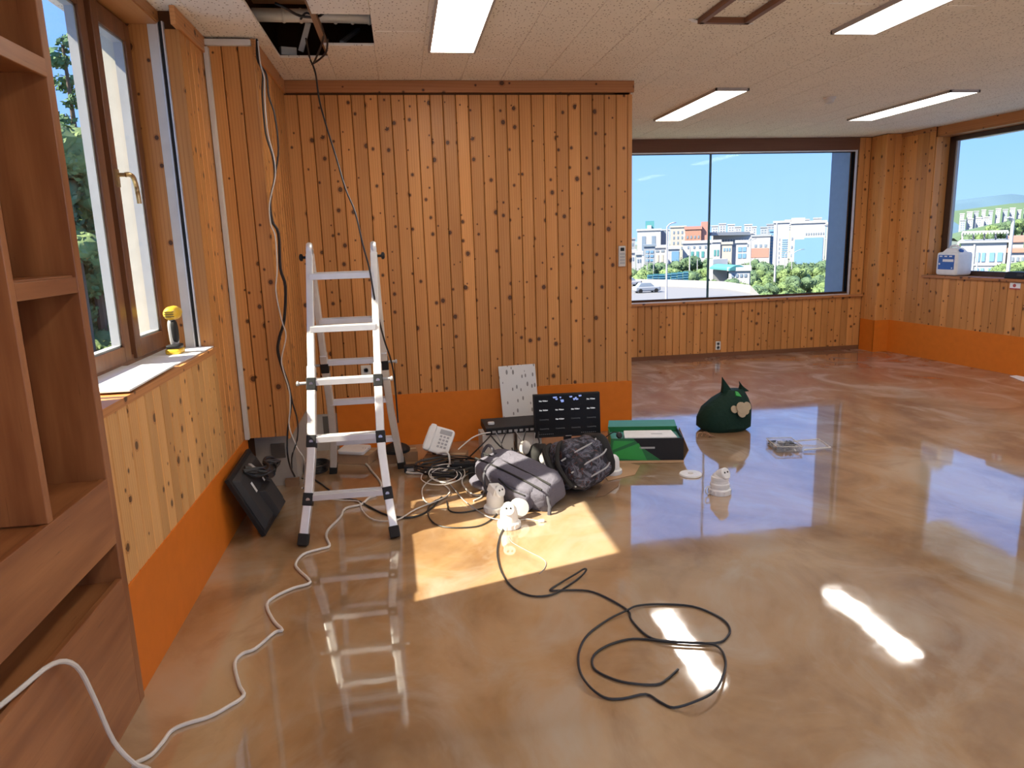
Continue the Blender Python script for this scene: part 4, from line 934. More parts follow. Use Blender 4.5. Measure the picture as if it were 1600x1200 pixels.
MB().lathe([(0.053, 0.090), (0.055, 0.095), (0.053, 0.112), (0.047, 0.116)], (1.895, 4.035, 0.0), 28).build('collar', 'white', d3)
MB().tube([(1.84, 4.03, 0.05), (1.805, 4.02, 0.055), (1.79, 4.01, 0.035), (1.80, 4.01, 0.012), (1.835, 4.02, 0.01)], 0.004, 6).build('lead', 'cable_w', d3)
dp = thing('mounting_plate', (1.865, 4.41, 0), 'round white mounting plate flat on the floor before the green box', 'plate')
MB().lathe([(0.075, 0), (0.077, 0.004), (0.072, 0.012), (0.0, 0.013)], (1.858, 4.41, 0), 32).build('plate', 'white', dp); MB().lathe([(0.018, 0.013), (0.018, 0.016), (0.0, 0.016)], (1.858, 4.41, 0), 16).build('centre_boss', 'offwhite', dp)
pc = thing('plug_lead', (0.69, 3.86, 0), 'thin white lead with plug in the sun patch', 'lead')
MB().tube([(0.565, 3.86, 0.006)] + [(x, y, 0.004) for x, y in [(0.627, 3.877), (0.661, 3.859), (0.694, 3.832)]], 0.0022, 6).build('wire', 'cable_w', pc)
px_ = [(0.707, 3.819)][0]; MB().blob((px_[0], px_[1], 0.009), (0.035, 0.018, 0.016), 0.4).build('plug', 'white', pc)

# green and black carton, lid open
gb = thing('green_box', (1.67, 4.85, 0), 'open green and black product carton with white sheet on top', 'box')
g0, g1 = Vector((1.415, 4.81, 0.012)), Vector((1.925, 4.70, 0.012)); gx = (g1 - g0).normalized(); gy = Vector((-gx.y, gx.x, 0)); GW, GD, GH, TT = 0.52, 0.30, 0.165, 0.006
def gp(u, v, z): return g0 + gx * u + gy * v + Vector((0, 0, z))
def gbox(a, b_): return MB().hexa([gp(a[0], a[1], a[2]), gp(b_[0], a[1], a[2]), gp(b_[0], b_[1], a[2]), gp(a[0], b_[1], a[2]), gp(a[0], a[1], b_[2]), gp(b_[0], a[1], b_[2]), gp(b_[0], b_[1], b_[2]), gp(a[0], b_[1], b_[2])])
gbox((0, 0, 0), (GW, TT, GH)).build('front_panel', 'black', gb); gbox((0, GD - TT, 0), (GW, GD, GH + 0.01)).build('rear_panel', 'green_d', gb)
gbox((0, TT, 0), (TT, GD - TT, GH)).build('side_panel', 'green_d', gb); gbox((GW - TT, TT, 0), (GW, GD - TT, GH)).build('side_panel', 'black', gb)
gbox((0, 0, -0.006), (GW, GD, 0)).build('bottom', 'card', gb); gbox((TT, TT, GH - 0.035), (GW - TT, GD - TT, GH - 0.03)).build('inner_tray', 'teal', gb)
for poly, mt in (([(0, 0), (0.36, 0), (0.22, 0.10), (0.16, GH), (0, GH)], 'green_d'), ([(0.0, 0.02), (0.26, 0.0), (0.20, 0.13), (0.02, 0.06)], 'green'), ([(0.01, 0.08), (0.17, 0.145), (0.02, 0.15)], 'green')):
    d__ = -0.0012 if mt == 'green_d' else -0.0022
    MB().prism([gp(u, 0.0, z) + gy * d__ for u, z in poly], gy * 0.001).build('green_print', mt, gb)
MB().prism([gp(u, -0.0022, z) for u, z in ((0.205, 0.088), (0.315, 0.088), (0.315, 0.102), (0.205, 0.102))], gy * 0.001).build('logo_bar', 'grey', gb)
MB().hexa([gp(0.0, -0.01, -0.010), gp(GW, -0.01, -0.010), gp(GW, 0.0, 0.0), gp(0, 0.0, 0.0), gp(0.0, -0.035, -0.008), gp(GW, -0.035, -0.008), gp(GW, -0.03, -0.003), gp(0, -0.03, -0.003)]).build('flap', 'card', gb)
MB().hexa([gp(GW, 0, 0), gp(GW + 0.004, 0, 0), gp(GW + 0.004, GD, 0), gp(GW, GD, 0), gp(GW + 0.035, 0.0, GH * 0.45), gp(GW + 0.039, 0.0, GH * 0.45), gp(GW + 0.02, GD, GH), gp(GW + 0.016, GD, GH)]).build('flap', 'card', gb)
MB().hexa([gp(0, GD, GH), gp(GW, GD, GH), gp(GW, GD + 0.004, GH), gp(0, GD + 0.004, GH), gp(0.01, GD + 0.06, GH + 0.045), gp(GW - 0.01, GD + 0.06, GH + 0.045), gp(GW - 0.01, GD + 0.064, GH + 0.043), gp(0.01, GD + 0.064, GH + 0.043)]).build('lid_flap', 'teal', gb)
pw = thing('white_sheet', gp(0.28, 0.10, GH), 'white printed sheet lying on the open green box', 'sheet')
pw_ = MB(); pw_.hexa([gp(0.10, 0.01, GH - 0.0295), gp(0.475, 0.01, GH - 0.0295), gp(0.46, 0.20, GH - 0.0295), gp(0.11, 0.20, GH - 0.0295), gp(0.10, 0.01, GH + 0.006), gp(0.475, 0.01, GH + 0.006), gp(0.46, 0.20, GH + 0.006), gp(0.11, 0.20, GH + 0.006)]); pw_.build('sheet', 'paper', pw)
MB().prism([gp(u, v, GH + 0.0065) for u, v in ((0.30, 0.09), (0.38, 0.09), (0.38, 0.11), (0.30, 0.11))], (0, 0, 0.0004)).build('print', 'grey', pw)
hd = MB(); hd.lathe([(0.022, 0), (0.026, 0.01), (0.018, 0.02), (0, 0.022)], gp(0.06, 0.06, GH + 0.008), 14, eul(1.2, 0.2, 0.2)); hd.tube([gp(0.06, 0.07, GH + 0.02), gp(0.02, 0.10, GH + 0.02), gp(-0.06, 0.09, 0.12), gp(-0.10, 0.0, 0.03), gp(-0.16, -0.05, 0.005)], 0.004, 6)
tag(hd.build('black_lead', 'cable_b'), 'black lead draped over the corner of the green box', 'lead')
k1 = MB(); k1.prism([(x, y, 0.001) for x, y in [(1.413, 4.912), (1.590, 4.679), (1.493, 4.499), (1.278, 4.415), (1.299, 4.647)]], (0, 0, 0.003)); tag(k1.build('cardboard_flap', 'card'), 'brown cardboard flap beneath the dome camera by the green box', 'cardboard', 'cardboard scraps')
k1 = MB(); k1.prism([(x, y, 0.001) for x, y in [(1.231, 4.374), (1.352, 4.397), (1.315, 4.302), (1.180, 4.150), (1.112, 4.131)]], (0, 0, 0.004)); tag(k1.build('cardboard_flap', 'card_d'), 'small brown cardboard scrap in front of the camouflage backpack', 'cardboard', 'cardboard scraps')
pbg = thing('plastic_bag', (1.36, 4.95, 0), 'crumpled clear bag between the monitor and the green box', 'bag')
MB().blob((1.345, 4.93, 0.05), (0.12, 0.10, 0.10), 0.9, eul(0.2, 0.1, 0.3), 0.5, 14, 2).build('film', 'offwhite', pbg)
MB().box((1.36, 5.02, 0.035), (0.13, 0.08, 0.07), rotz(0.2)).build('insert', 'whitecard', pbg, 0.004)

# dark green bag
gbag = thing('green_bag', (2.57, 5.4, 0), 'dark green fabric bag with tan print and knotted handles', 'bag')
def ringmesh(c, rows, n=28, seed=1):
    vs = []; fs = []
    for r_, (z, rx, ry, ox, oy) in enumerate(rows):
        for k in range(n):
            a = 2 * PI * k / n; w = 1 + 0.10 * mnoise.noise(Vector((math.cos(a) * 1.6, math.sin(a) * 1.6, z * 9 + seed)))
            pw2 = 0.8; ca, sa_ = math.copysign(abs(math.cos(a)) ** pw2, math.cos(a)), math.copysign(abs(math.sin(a)) ** pw2, math.sin(a))
            vs.append((c[0] + ox + rx * ca * w, c[1] + oy + ry * sa_ * w, c[2] + z))
    for r_ in range(len(rows) - 1):
        for k in range(n): fs.append((r_ * n + k, r_ * n + (k + 1) % n, (r_ + 1) * n + (k + 1) % n, (r_ + 1) * n + k))
    fs.append(tuple(range(n))[::-1]); fs.append(tuple(range((len(rows) - 1) * n, len(rows) * n)))
    return vs, fs
vs, fs = ringmesh((2.585, 5.47, 0), [(0.0, 0.18, 0.13, 0, 0), (0.035, 0.225, 0.155, 0, 0), (0.11, 0.228, 0.155, 0.005, 0), (0.19, 0.205, 0.14, 0.025, 0), (0.26, 0.155, 0.115, 0.05, 0), (0.305, 0.105, 0.08, 0.07, 0), (0.335, 0.08, 0.055, 0.075, 0)])
MB().add(vs, fs, True).build('body', 'green_fabric', gbag)
for a_, tx_, hh in ((-0.05, -0.065, 0.45), (0.10, 0.055, 0.405)):
    hb = MB(); x0 = 2.655; hb.add([(x0 + a_ - 0.045, 5.44, 0.31), (x0 + a_ + 0.04, 5.44, 0.315), (x0 + tx_ + 0.035, 5.45, 0.355), (x0 + tx_ - 0.005 + (a_ < 0) * -0.03, 5.45, hh), (x0 + a_ - 0.035 + (a_ < 0) * -0.01, 5.44, 0.37),
        (x0 + a_ - 0.045, 5.49, 0.31), (x0 + a_ + 0.04, 5.49, 0.315), (x0 + tx_ + 0.035, 5.48, 0.355), (x0 + tx_ - 0.005 + (a_ < 0) * -0.03, 5.465, hh), (x0 + a_ - 0.035 + (a_ < 0) * -0.01, 5.48, 0.37)],
        [(0, 1, 2, 3, 4), (9, 8, 7, 6, 5), (0, 5, 6, 1), (1, 6, 7, 2), (2, 7, 8, 3), (3, 8, 9, 4), (4, 9, 5, 0)]); hb.build('handle_knot', 'green_fabric', gbag, 0.005)
ptag(MB().box((2.69, 5.40, 0.30), (0.09, 0.012, 0.045), eul(-0.8, 0.3, 0.1)).build('green_patch', 'green', gbag), 'bright green inner patch')
sp_ = MB()
for k, (dx, dz, r_) in enumerate(((-0.065, 0.0, 0.032), (0.0, 0.008, 0.050), (0.06, 0.012, 0.038), (-0.005, -0.03, 0.040), (0.035, -0.018, 0.035))):
    sp_.lathe([(r_, 0), (r_ * 0.97, 0.006), (0, 0.007)], (2.668 + dx, 5.318 + 0.35 * dz + 0.45 * max(0, dx) - 0.001 * k, 0.20 + dz), 16, eul(1.15, 0, 0.22))
ptag(sp_.build('print', 'tan', gbag), 'tan cloud-shaped print')
ws = MB(); random.seed(5)
for k in range(3):
    x, y = [(2.317, 5.270)][0]; ws.tube([(x + random.uniform(-.06, .03), y + random.uniform(-.03, .03), 0.004), (x + random.uniform(-.03, .05), y + random.uniform(-.03, .05), 0.03), (x + random.uniform(0, .08), y + random.uniform(-.05, .02), 0.02), (x + random.uniform(.04, .10), y + random.uniform(-.05, .0), 0.004)], 0.004, 6)
tag(ws.build('wire_scrap', plain('copper_wire', (0.32, 0.16, 0.08), 0.5)), 'tangle of brown wire scrap before the green bag', 'wire')
# clear organiser case, lid open to the right
oc = thing('organiser_case', (2.75, 4.82, 0), 'open clear plastic organiser case of screws on the shiny floor', 'case')
o0 = Vector((2.665, 4.735, 0.0)); ox_ = Vector((0.985, -0.17, 0)); oy_ = Vector((0.17, 0.985, 0))
def op(u, v, z): return o0 + ox_ * u + oy_ * v + Vector((0, 0, z))
def obx(a, b_): return MB().hexa([op(a[0], a[1], a[2]), op(b_[0], a[1], a[2]), op(b_[0], b_[1], a[2]), op(a[0], b_[1], a[2]), op(a[0], a[1], b_[2]), op(b_[0], a[1], b_[2]), op(b_[0], b_[1], b_[2]), op(a[0], b_[1], b_[2])])
obx((0, 0, 0), (0.19, 0.24, 0.004)).build('bottom', 'clear', oc)
for a_, b_ in (((0, 0, 0.004), (0.19, 0.004, 0.045)), ((0, 0.236, 0.004), (0.19, 0.24, 0.045)), ((0, 0.004, 0.004), (0.004, 0.236, 0.045)), ((0.186, 0.004, 0.004), (0.19, 0.236, 0.045))): obx(a_, b_).build('side', 'clear', oc)
for k in range(1, 3): obx((0.0626 * k, 0.004, 0.004), (0.0626 * k + 0.002, 0.236, 0.04)).build('divider', 'clear', oc)
for k in range(1, 3): obx((0.004, 0.08 * k, 0.004), (0.186, 0.08 * k + 0.002, 0.04)).build('divider', 'clear', oc)
random.seed(3)
for i in range(3):
    for j in range(3):
        sc = MB()
        for k in range(14):
            p_ = op(0.012 + 0.062 * i + random.uniform(0, 0.042), 0.012 + 0.078 * j + random.uniform(0, 0.055), 0.008 + random.uniform(0, 0.02)); sc.box(p_, (0.028, 0.010, 0.010), eul(random.uniform(-.6, .6), random.uniform(-.6, .6), random.uniform(0, 3)))
        o = sc.build('screws', ('dgrey', 'black', 'grey')[(i + 2 * j) % 3], oc); o['kind'] = 'stuff'
lidm = MB(); lidm.hexa([op(0.19, 0.0, 0.004), op(0.40, 0.01, 0.018), op(0.40, 0.24, 0.018), op(0.19, 0.24, 0.004), op(0.19, 0.0, 0.010), op(0.40, 0.01, 0.024), op(0.40, 0.24, 0.024), op(0.19, 0.24, 0.010)]); lidm.build('lid', 'clear', oc)
MB().tube([op(0.20, 0.004, 0.016), op(0.40, 0.014, 0.028), op(0.40, 0.236, 0.028), op(0.20, 0.236, 0.016)], 0.005, 6, 1).build('lid_rim', 'offwhite', oc)
MB().tube([op(0, 0, 0.045), op(0.19, 0, 0.045), op(0.19, 0.24, 0.045), op(0, 0.24, 0.045), op(0, 0, 0.045)], 0.003, 6, 1).build('rim', 'offwhite', oc)

# ------------------------------------------------------------------ wall plates and sill things
kp = thing('wall_keypad', (1.757, YB - 0.012, 1.37), 'white wall keypad near the free edge of the pine wall', 'keypad')
MB().span((1.728, YB - 0.040, 1.372), (1.784, YB - 0.013, 1.535)).build('case', 'offwhite', kp, 0.004)
MB().span((1.740, YB - 0.042, 1.495), (1.772, YB - 0.0395, 1.522)).build('display', 'black', kp)
for i in range(3):
    for j in range(4): MB().span((1.737 + 0.014 * i, YB - 0.043, 1.392 + 0.024 * j), (1.747 + 0.014 * i, YB - 0.0395, 1.408 + 0.024 * j)).build('key', 'grey', kp)
def outlet(name, c, label, w=0.07, h_=0.115):
    o = thing(name, c, label, 'outlet')
    MB().span((c[0] - w / 2, c[1] - 0.010, c[2] - h_ / 2), (c[0] + w / 2, c[1], c[2] + h_ / 2)).build('cover_plate', 'cream', o, 0.003)
    for dz in ((-0.025, 0.025) if h_ > 0.1 else (0,)):
        s_ = MB(); s_.lathe([(0.019, 0), (0.021, 0.003), (0.017, 0.003), (0.015, -0.001)], (c[0], c[1] - 0.010, c[2] + dz), 16, Matrix.Rotation(PI / 2, 3, 'X')); s_.build('socket', 'grey', o)
        for dx in (-0.007, 0.007): MB().lathe([(0.003, 0), (0.003, 0.003)], (c[0] + dx, c[1] - 0.010, c[2] + dz), 8, Matrix.Rotation(PI / 2, 3, 'X')).build('pin_hole', 'black', o)
outlet('wall_outlet', (4.10, YF - 0.0125, 0.15), 'cream double outlet low on the far wall below the window')
outlet('wall_outlet', (-0.334, YB - 0.0125, 0.635), 'cream single outlet on the pine wall behind the ladder', 0.08, 0.08)
# white canister on the right ledge
cn = thing('plastic_canister', rpt(0.86, 0.05, RZ0 + 0.002), 'white plastic canister with blue label on the right window ledge', 'canister')
def cpt(s_, d, z): return rpt(0.89 + s_, 0.075 + d, RZ0 + 0.002 + z)
cr_ = rotz(RA)
MB().blob(cpt(0, 0, 0.14), (0.31, 0.23, 0.275), 0.2, cr_, nu=40, nv=24).build('body', 'white', cn)
MB().hexa([cpt(-0.12, -0.085, 0.265), cpt(0.12, -0.085, 0.265), cpt(0.12, 0.085, 0.265), cpt(-0.12, 0.085, 0.265), cpt(-0.07, -0.05, 0.325), cpt(0.07, -0.05, 0.325), cpt(0.07, 0.05, 0.325), cpt(-0.07, 0.05, 0.325)]).build('shoulder', 'white', cn, 0.012)
MB().tube([cpt(-0.075, 0, 0.31), cpt(-0.05, 0, 0.345), cpt(0.03, 0, 0.345), cpt(0.06, 0, 0.315)], 0.014, 8).build('handle', 'white', cn)
MB().lathe([(0.026, 0), (0.026, 0.03), (0.0, 0.031)], cpt(0.095, -0.02, 0.275), 18, cr_ @ eul(0, 0.6, 0)).build('cap', 'blue', cn)
# the label sits on the end that faces the camera side
def face(s0, d0, z0, d1, z1, th, off): return MB().hexa([cpt(s0, d0, z0), cpt(s0, d1, z0), cpt(s0 + th, d1, z0), cpt(s0 + th, d0, z0), cpt(s0, d0, z1), cpt(s0, d1, z1), cpt(s0 + th, d1, z1), cpt(s0 + th, d0, z1)])
def side(s0, z0, s1, z1, d, th): return MB().hexa([cpt(s0, d, z0), cpt(s1, d, z0), cpt(s1, d + th, z0), cpt(s0, d + th, z0), cpt(s0, d, z1), cpt(s1, d, z1), cpt(s1, d + th, z1), cpt(s0, d + th, z1)])
lb_ = side(-0.115, 0.075, 0.115, 0.245, -0.117, 0.003).build('label', 'blue', cn)
side(-0.05, 0.165, 0.105, 0.195, -0.1185, 0.002).build('label_band', 'paper', lb_)
for k in range(3): side(-0.10 + 0.07 * k, 0.222, -0.06 + 0.07 * k, 0.236, -0.1185, 0.002).build('label_mark', 'paper', lb_)
side(-0.105, 0.13, -0.085, 0.15, -0.1185, 0.002).build('label_mark', 'paper', lb_); side(0.08, 0.085, 0.095, 0.10, -0.1185, 0.002).build('label_mark', 'paper', lb_)
bt = thing('black_case', rpt(1.9, 0.06, RZ0), 'long black tool case on the right window ledge', 'case')
kk = MB(); kk.hexa([rpt(1.64, -0.01, RZ0 + 0.001), rpt(2.5, -0.01, RZ0 + 0.001), rpt(2.5, 0.15, RZ0 + 0.001), rpt(1.64, 0.15, RZ0 + 0.001), rpt(1.66, 0.0, RZ0 + 0.075), rpt(2.5, 0.0, RZ0 + 0.075), rpt(2.5, 0.14, RZ0 + 0.075), rpt(1.66, 0.14, RZ0 + 0.075)]); kk.build('shell', 'black', bt, 0.01)
MB().hexa([rpt(1.80, -0.016, RZ0 + 0.03), rpt(1.88, -0.016, RZ0 + 0.03), rpt(1.88, -0.004, RZ0 + 0.03), rpt(1.80, -0.004, RZ0 + 0.03), rpt(1.80, -0.010, RZ0 + 0.06), rpt(1.88, -0.010, RZ0 + 0.06), rpt(1.88, 0.0, RZ0 + 0.06), rpt(1.80, 0.0, RZ0 + 0.06)]).build('latch', 'dgrey', bt)
sg = thing('wall_notice', rpt(1.80, -0.014, 0.97), 'small white notice with red mark under the right ledge', 'notice')
def rbox(s0, z0, s1, z1, d0, d1): return MB().hexa([rpt(s0, d0, z0), rpt(s1, d0, z0), rpt(s1, d1, z0), rpt(s0, d1, z0), rpt(s0, d0, z1), rpt(s1, d0, z1), rpt(s1, d1, z1), rpt(s0, d1, z1)])
rbox(1.735, 0.925, 1.86, 0.995, -0.0155, -0.0125).build('card', 'paper', sg); rbox(1.735, 0.925, 1.86, 0.938, -0.0165, -0.0155).build('red_band', 'red', sg)
MB().lathe([(0.019, 0), (0.019, 0.0015)], rpt(1.79, -0.0155, 0.966), 16, cr_ @ Matrix.Rotation(PI / 2, 3, 'X')).build('red_mark', 'red', sg)
pp = MB(); pp.prism([(x, y, 0.001) for x, y in [(6.439, 6.690), (6.837, 6.719), (6.556, 6.320), (6.341, 6.423)]], (0, 0, 0.004)); tag(pp.build('paper_sheet', 'paper'), 'white paper sheet on the floor by the right orange panel', 'paper')

# ------------------------------------------------------------------ cables
def cable(pts, r, mat, name, label, cat='cable', seg=7, sub=4, group=None):
    return tag(MB().tube(pts, r, seg, sub).build(name, mat), label, cat, group)
def fl(P, z, bumps=()):
    out = []
    for i, (x, y) in enumerate(P):
        out.append((x, y, z + dict(bumps).get(i, 0.0)))
    return out
white = [(-0.935, 2.137), (-0.897, 2.179), (-0.878, 2.243), (-0.868, 2.292), (-0.829, 2.321), (-0.759, 2.345), (-0.709, 2.388), (-0.664, 2.445), (-0.695, 2.517), (-0.743, 2.664), (-0.728, 2.733), (-0.684, 2.761), (-0.627, 2.872), (-0.598, 2.887), (-0.646, 2.971), (-0.703, 3.124), (-0.677, 3.203), (-0.605, 3.271), (-0.533, 3.315), (-0.603, 3.455), (-0.634, 3.543), (-0.610, 3.654), (-0.533, 3.702), (-0.482, 3.733), (-0.513, 3.870), (-0.509, 3.980), (-0.458, 4.146), (-0.438, 4.291), (-0.347, 4.336), (-0.304, 4.442), (-0.257, 4.491), (-0.230, 4.701), (-0.312, 5.031), (-0.334, 5.128), (-0.390, 5.302), (-0.397, 5.439), (-0.392, 5.544)]
lead = [(-1.15, 1.50, 0.489), (-1.10, 1.65, 0.492), (-1.045, 1.80, 0.505), (-1.015, 1.94, 0.500), (-0.995, 2.02, 0.44), (-0.985, 2.07, 0.30), (-0.965, 2.10, 0.13), (-0.925, 2.12, 0.03), (-0.88, 2.11, 0.009), (-0.85, 2.06, 0.008), (-0.83, 2.08, 0.008)]
cable(lead + fl(white, 0.0075), 0.0072, 'cable_w', 'extension_cable', 'thick white cable winding from the bookcase to behind the ladder', seg=8)
coil = [(0.472, 3.749), (0.442, 3.656), (0.401, 3.456), (0.393, 3.226), (0.426, 3.051), (0.495, 2.962), (0.587, 2.955), (0.678, 3.023), (0.763, 3.105), (0.794, 3.125), (0.783, 3.135), (0.739, 3.110), (0.648, 3.056), (0.595, 3.009), (0.594, 2.990), (0.650, 2.985), (0.759, 2.955), (0.828, 2.868), (0.882, 2.747), (0.873, 2.667), (0.898, 2.535), (0.965, 2.483), (1.139, 2.433), (1.213, 2.470), (1.250, 2.537), (1.241, 2.623), (1.167, 2.726), (1.028, 2.773), (0.930, 2.770), (0.869, 2.733), (0.777, 2.692), (0.665, 2.597), (0.601, 2.491), (0.566, 2.351), (0.574, 2.250), (0.616, 2.186), (0.675, 2.167), (0.765, 2.175), (0.799, 2.124), (0.835, 2.086), (0.911, 2.078), (0.997, 2.118), (1.080, 2.220), (1.134, 2.326), (1.138, 2.396), (1.094, 2.428), (0.960, 2.469), (0.890, 2.512), (0.812, 2.528), (0.712, 2.497), (0.645, 2.442), (0.626, 2.364), (0.663, 2.299), (0.724, 2.251), (0.820, 2.221), (0.877, 2.249), (0.932, 2.294)]
cable(fl(coil, 0.006, [(9, .02), (10, .02), (11, .012), (28, .004), (29, .008), (33, .012), (34, .012), (40, .02), (41, .02), (42, .012), (44, .006), (45, .008), (46, .006)]), 0.0048, 'cable_b', 'loose_cable', 'black cable looped in wide coils on the bare floor', seg=7)
thin = [(0.493, 3.662), (0.497, 3.574), (0.562, 3.444), (0.613, 3.354), (0.627, 3.291), (0.604, 3.223), (0.573, 3.180)]
cable(fl(thin, 0.003), 0.002, 'cable_g', 'thin_wire', 'thin grey wire curling in front of the dome cameras')
# from the ceiling hole to the ladder
drop = [(-0.495, 4.750, 2.836), (-0.497, 4.900, 2.764), (-0.473, 4.850, 2.696), (-0.460, 4.820, 2.634), (-0.445, 4.750, 2.482), (-0.407, 4.660, 2.319), (-0.357, 4.570, 2.129), (-0.308, 4.480, 1.935), (-0.257, 4.400, 1.793), (-0.222, 4.320, 1.607), (-0.192, 4.270, 1.471), (-0.176, 4.260, 1.319), (-0.163, 4.300, 1.202), (-0.142, 4.500, 1.022), (-0.114, 4.660, 0.874), (-0.099, 4.740, 0.730), (-0.095, 4.880, 0.386)]
cable(drop, 0.0055, 'cable_b', 'hanging_cable', 'black cable hanging from the ceiling hole over the ladder')
cable([(-0.489, 4.500, 2.873), (-0.446, 4.450, 2.892), (-0.380, 4.450, 2.843), (-0.381, 4.600, 2.798), (-0.458, 4.800, 2.722), (-0.479, 4.840, 2.713), (-0.426, 4.800, 2.733), (-0.376, 4.700, 2.753), (-0.356, 4.600, 2.799)], 0.006, 'cable_b', 'hanging_cable', 'short black cable looped at the lip of the ceiling hole')
cable([(-0.580, 4.200, 2.864), (-0.534, 4.200, 2.843), (-0.466, 4.300, 2.832), (-0.364, 4.300, 2.834), (-0.315, 4.250, 2.874)], 0.007, 'cable_b', 'hanging_cable', 'black cable sagging across the inside of the ceiling hole')
# bundle down the column
b1_ = [(-0.750, 4.556, 2.780), (-0.757, 4.556, 2.674), (-0.735, 4.556, 2.604), (-0.748, 4.556, 2.472), (-0.749, 4.556, 2.269), (-0.724, 4.556, 2.143), (-0.721, 4.556, 2.022), (-0.759, 4.556, 1.887), (-0.764, 4.556, 1.764), (-0.733, 4.556, 1.687), (-0.741, 4.556, 1.481), (-0.721, 4.556, 1.368), (-0.747, 4.556, 1.165), (-0.783, 4.556, 1.063), (-0.802, 4.556, 0.984), (-0.791, 4.556, 0.894), (-0.763, 4.556, 0.770), (-0.747, 4.556, 0.641), (-0.788, 4.556, 0.443), (-0.797, 4.556, 0.261)]
e1 = fl([(-0.818, 4.925), (-0.728, 4.690), (-0.700, 4.596)], 0.006)
cable(b1_ + e1, 0.0055, 'cable_b', 'wall_cable', 'black cable down the column turning in behind the ladder foot')
b2_ = [(-0.745, 4.544, 2.773), (-0.746, 4.544, 2.654), (-0.713, 4.544, 2.585), (-0.710, 4.544, 2.469), (-0.687, 4.544, 2.363), (-0.683, 4.544, 2.177), (-0.714, 4.544, 2.032), (-0.754, 4.544, 1.886), (-0.754, 4.544, 1.763), (-0.724, 4.544, 1.687), (-0.731, 4.544, 1.481), (-0.711, 4.544, 1.369), (-0.737, 4.544, 1.166), (-0.773, 4.544, 1.064), (-0.792, 4.544, 0.985), (-0.781, 4.544, 0.896), (-0.753, 4.544, 0.772), (-0.737, 4.544, 0.643), (-0.717, 4.544, 0.517), (-0.731, 4.544, 0.396), (-0.773, 4.544, 0.284)]
e2 = fl([(-0.862, 5.078), (-0.764, 4.939), (-0.701, 4.924), (-0.571, 4.665)], 0.006)
cable(b2_ + e2, 0.005, 'cable_b', 'wall_cable', 'black cable down the column that bows out furthest near the floor')
b3_ = [(-0.740, 4.532, 2.764), (-0.738, 4.532, 2.640), (-0.724, 4.532, 2.565), (-0.733, 4.532, 2.432), (-0.732, 4.532, 2.255), (-0.711, 4.532, 2.129), (-0.714, 4.532, 2.016), (-0.761, 4.532, 1.863), (-0.765, 4.532, 1.744), (-0.746, 4.532, 1.669), (-0.752, 4.532, 1.479), (-0.772, 4.532, 1.344), (-0.754, 4.532, 1.168), (-0.737, 4.532, 1.068), (-0.776, 4.532, 0.930), (-0.772, 4.532, 0.849), (-0.748, 4.532, 0.721), (-0.755, 4.532, 0.602), (-0.769, 4.532, 0.490), (-0.734, 4.532, 0.353), (-0.694, 4.532, 0.260)]
cable(b3_ + fl([(-0.764, 4.843), (-0.761, 4.750)], 0.006), 0.004, 'cable_w', 'wall_cable', 'white cable down the column beside two black ones')
# tangles between ladder and cartons
cable(fl([(-0.638, 4.557), (-0.603, 4.573), (-0.452, 4.477), (-0.358, 4.396), (-0.281, 4.265), (-0.180, 4.124), (-0.047, 4.052), (0.062, 4.131), (0.160, 4.356)], 0.006), 0.006, 'cable_b', 'floor_cable', 'black cable running from the front ladder legs into the sun patch')
cable(fl([(-0.630, 4.519), (-0.489, 4.439), (-0.366, 4.387), (-0.333, 4.223), (-0.254, 4.049), (-0.122, 4.019), (-0.007, 4.169), (0.157, 4.310), (0.218, 4.439), (0.174, 4.616), (0.087, 4.845), (0.075, 5.026), (0.143, 5.302), (0.210, 5.461)], 0.011), 0.0045, 'cable_w', 'floor_cable', 'white cable looping round the right ladder foot')
cable(fl([(0.201, 4.370), (0.099, 4.277), (0.062, 4.131), (0.079, 3.973), (0.133, 3.873), (0.240, 3.829), (0.359, 3.840), (0.462, 3.976), (0.503, 4.138)], 0.006), 0.004, 'cable_b', 'floor_cable', 'black cable arcing across the sun patch to the dome cameras')
cable(fl([(0.188, 4.279), (0.193, 4.122), (0.240, 4.069), (0.318, 4.072), (0.400, 4.107), (0.484, 4.142)], 0.005), 0.0045, 'cable_b', 'floor_cable', 'short black cable bowed in the middle of the sun patch')
cable(fl([(0.188, 4.878), (0.218, 4.632), (0.255, 4.430), (0.294, 4.243), (0.356, 4.063), (0.417, 3.925), (0.484, 3.860), (0.488, 3.754)], 0.014), 0.0035, 'cable_g', 'floor_cable', 'grey cable crossing the sun patch towards the dome cameras')
cable(fl([(0.380, 4.730), (0.447, 4.644), (0.447, 4.447), (0.413, 4.332), (0.348, 4.384), (0.309, 4.571), (0.347, 4.710), (0.425, 4.733), (0.457, 4.535), (0.420, 4.319), (0.354, 4.240)], 0.007, [(5, .01), (6, .014), (7, .012)]), 0.0055, 'cable_w', 'floor_cable', 'white cable ring lying at the edge of the backpack')
cable(fl([(0.175, 5.160), (0.172, 4.926), (0.154, 4.743), (0.100, 4.702), (0.043, 4.544), (0.045, 4.336), (0.081, 4.236)], 0.008), 0.0045, 'cable_w', 'floor_cable', 'pale cable hanging down from the telephone box')
random.seed(21)
tang = MB()
cx_, cy_ = [(0.229, 4.810)][0]
for k in range(8):
    rx, ry = random.uniform(0.10, 0.26), random.uniform(0.08, 0.18); a0 = random.uniform(0, 6)
    tang.tube([(cx_ + random.uniform(-.03, .03) + rx * math.cos(a0 + a * 0.55), cy_ + random.uniform(-.03, .03) + ry * math.sin(a0 + a * 0.55), 0.022 + 0.010 * k + 0.006 * math.sin(a)) for a in range(12)], 0.0055, 6, 4)
tag(tang.build('cable_tangle', 'cable_b'), 'dark tangle of black cables between ladder and white cartons', 'cables')
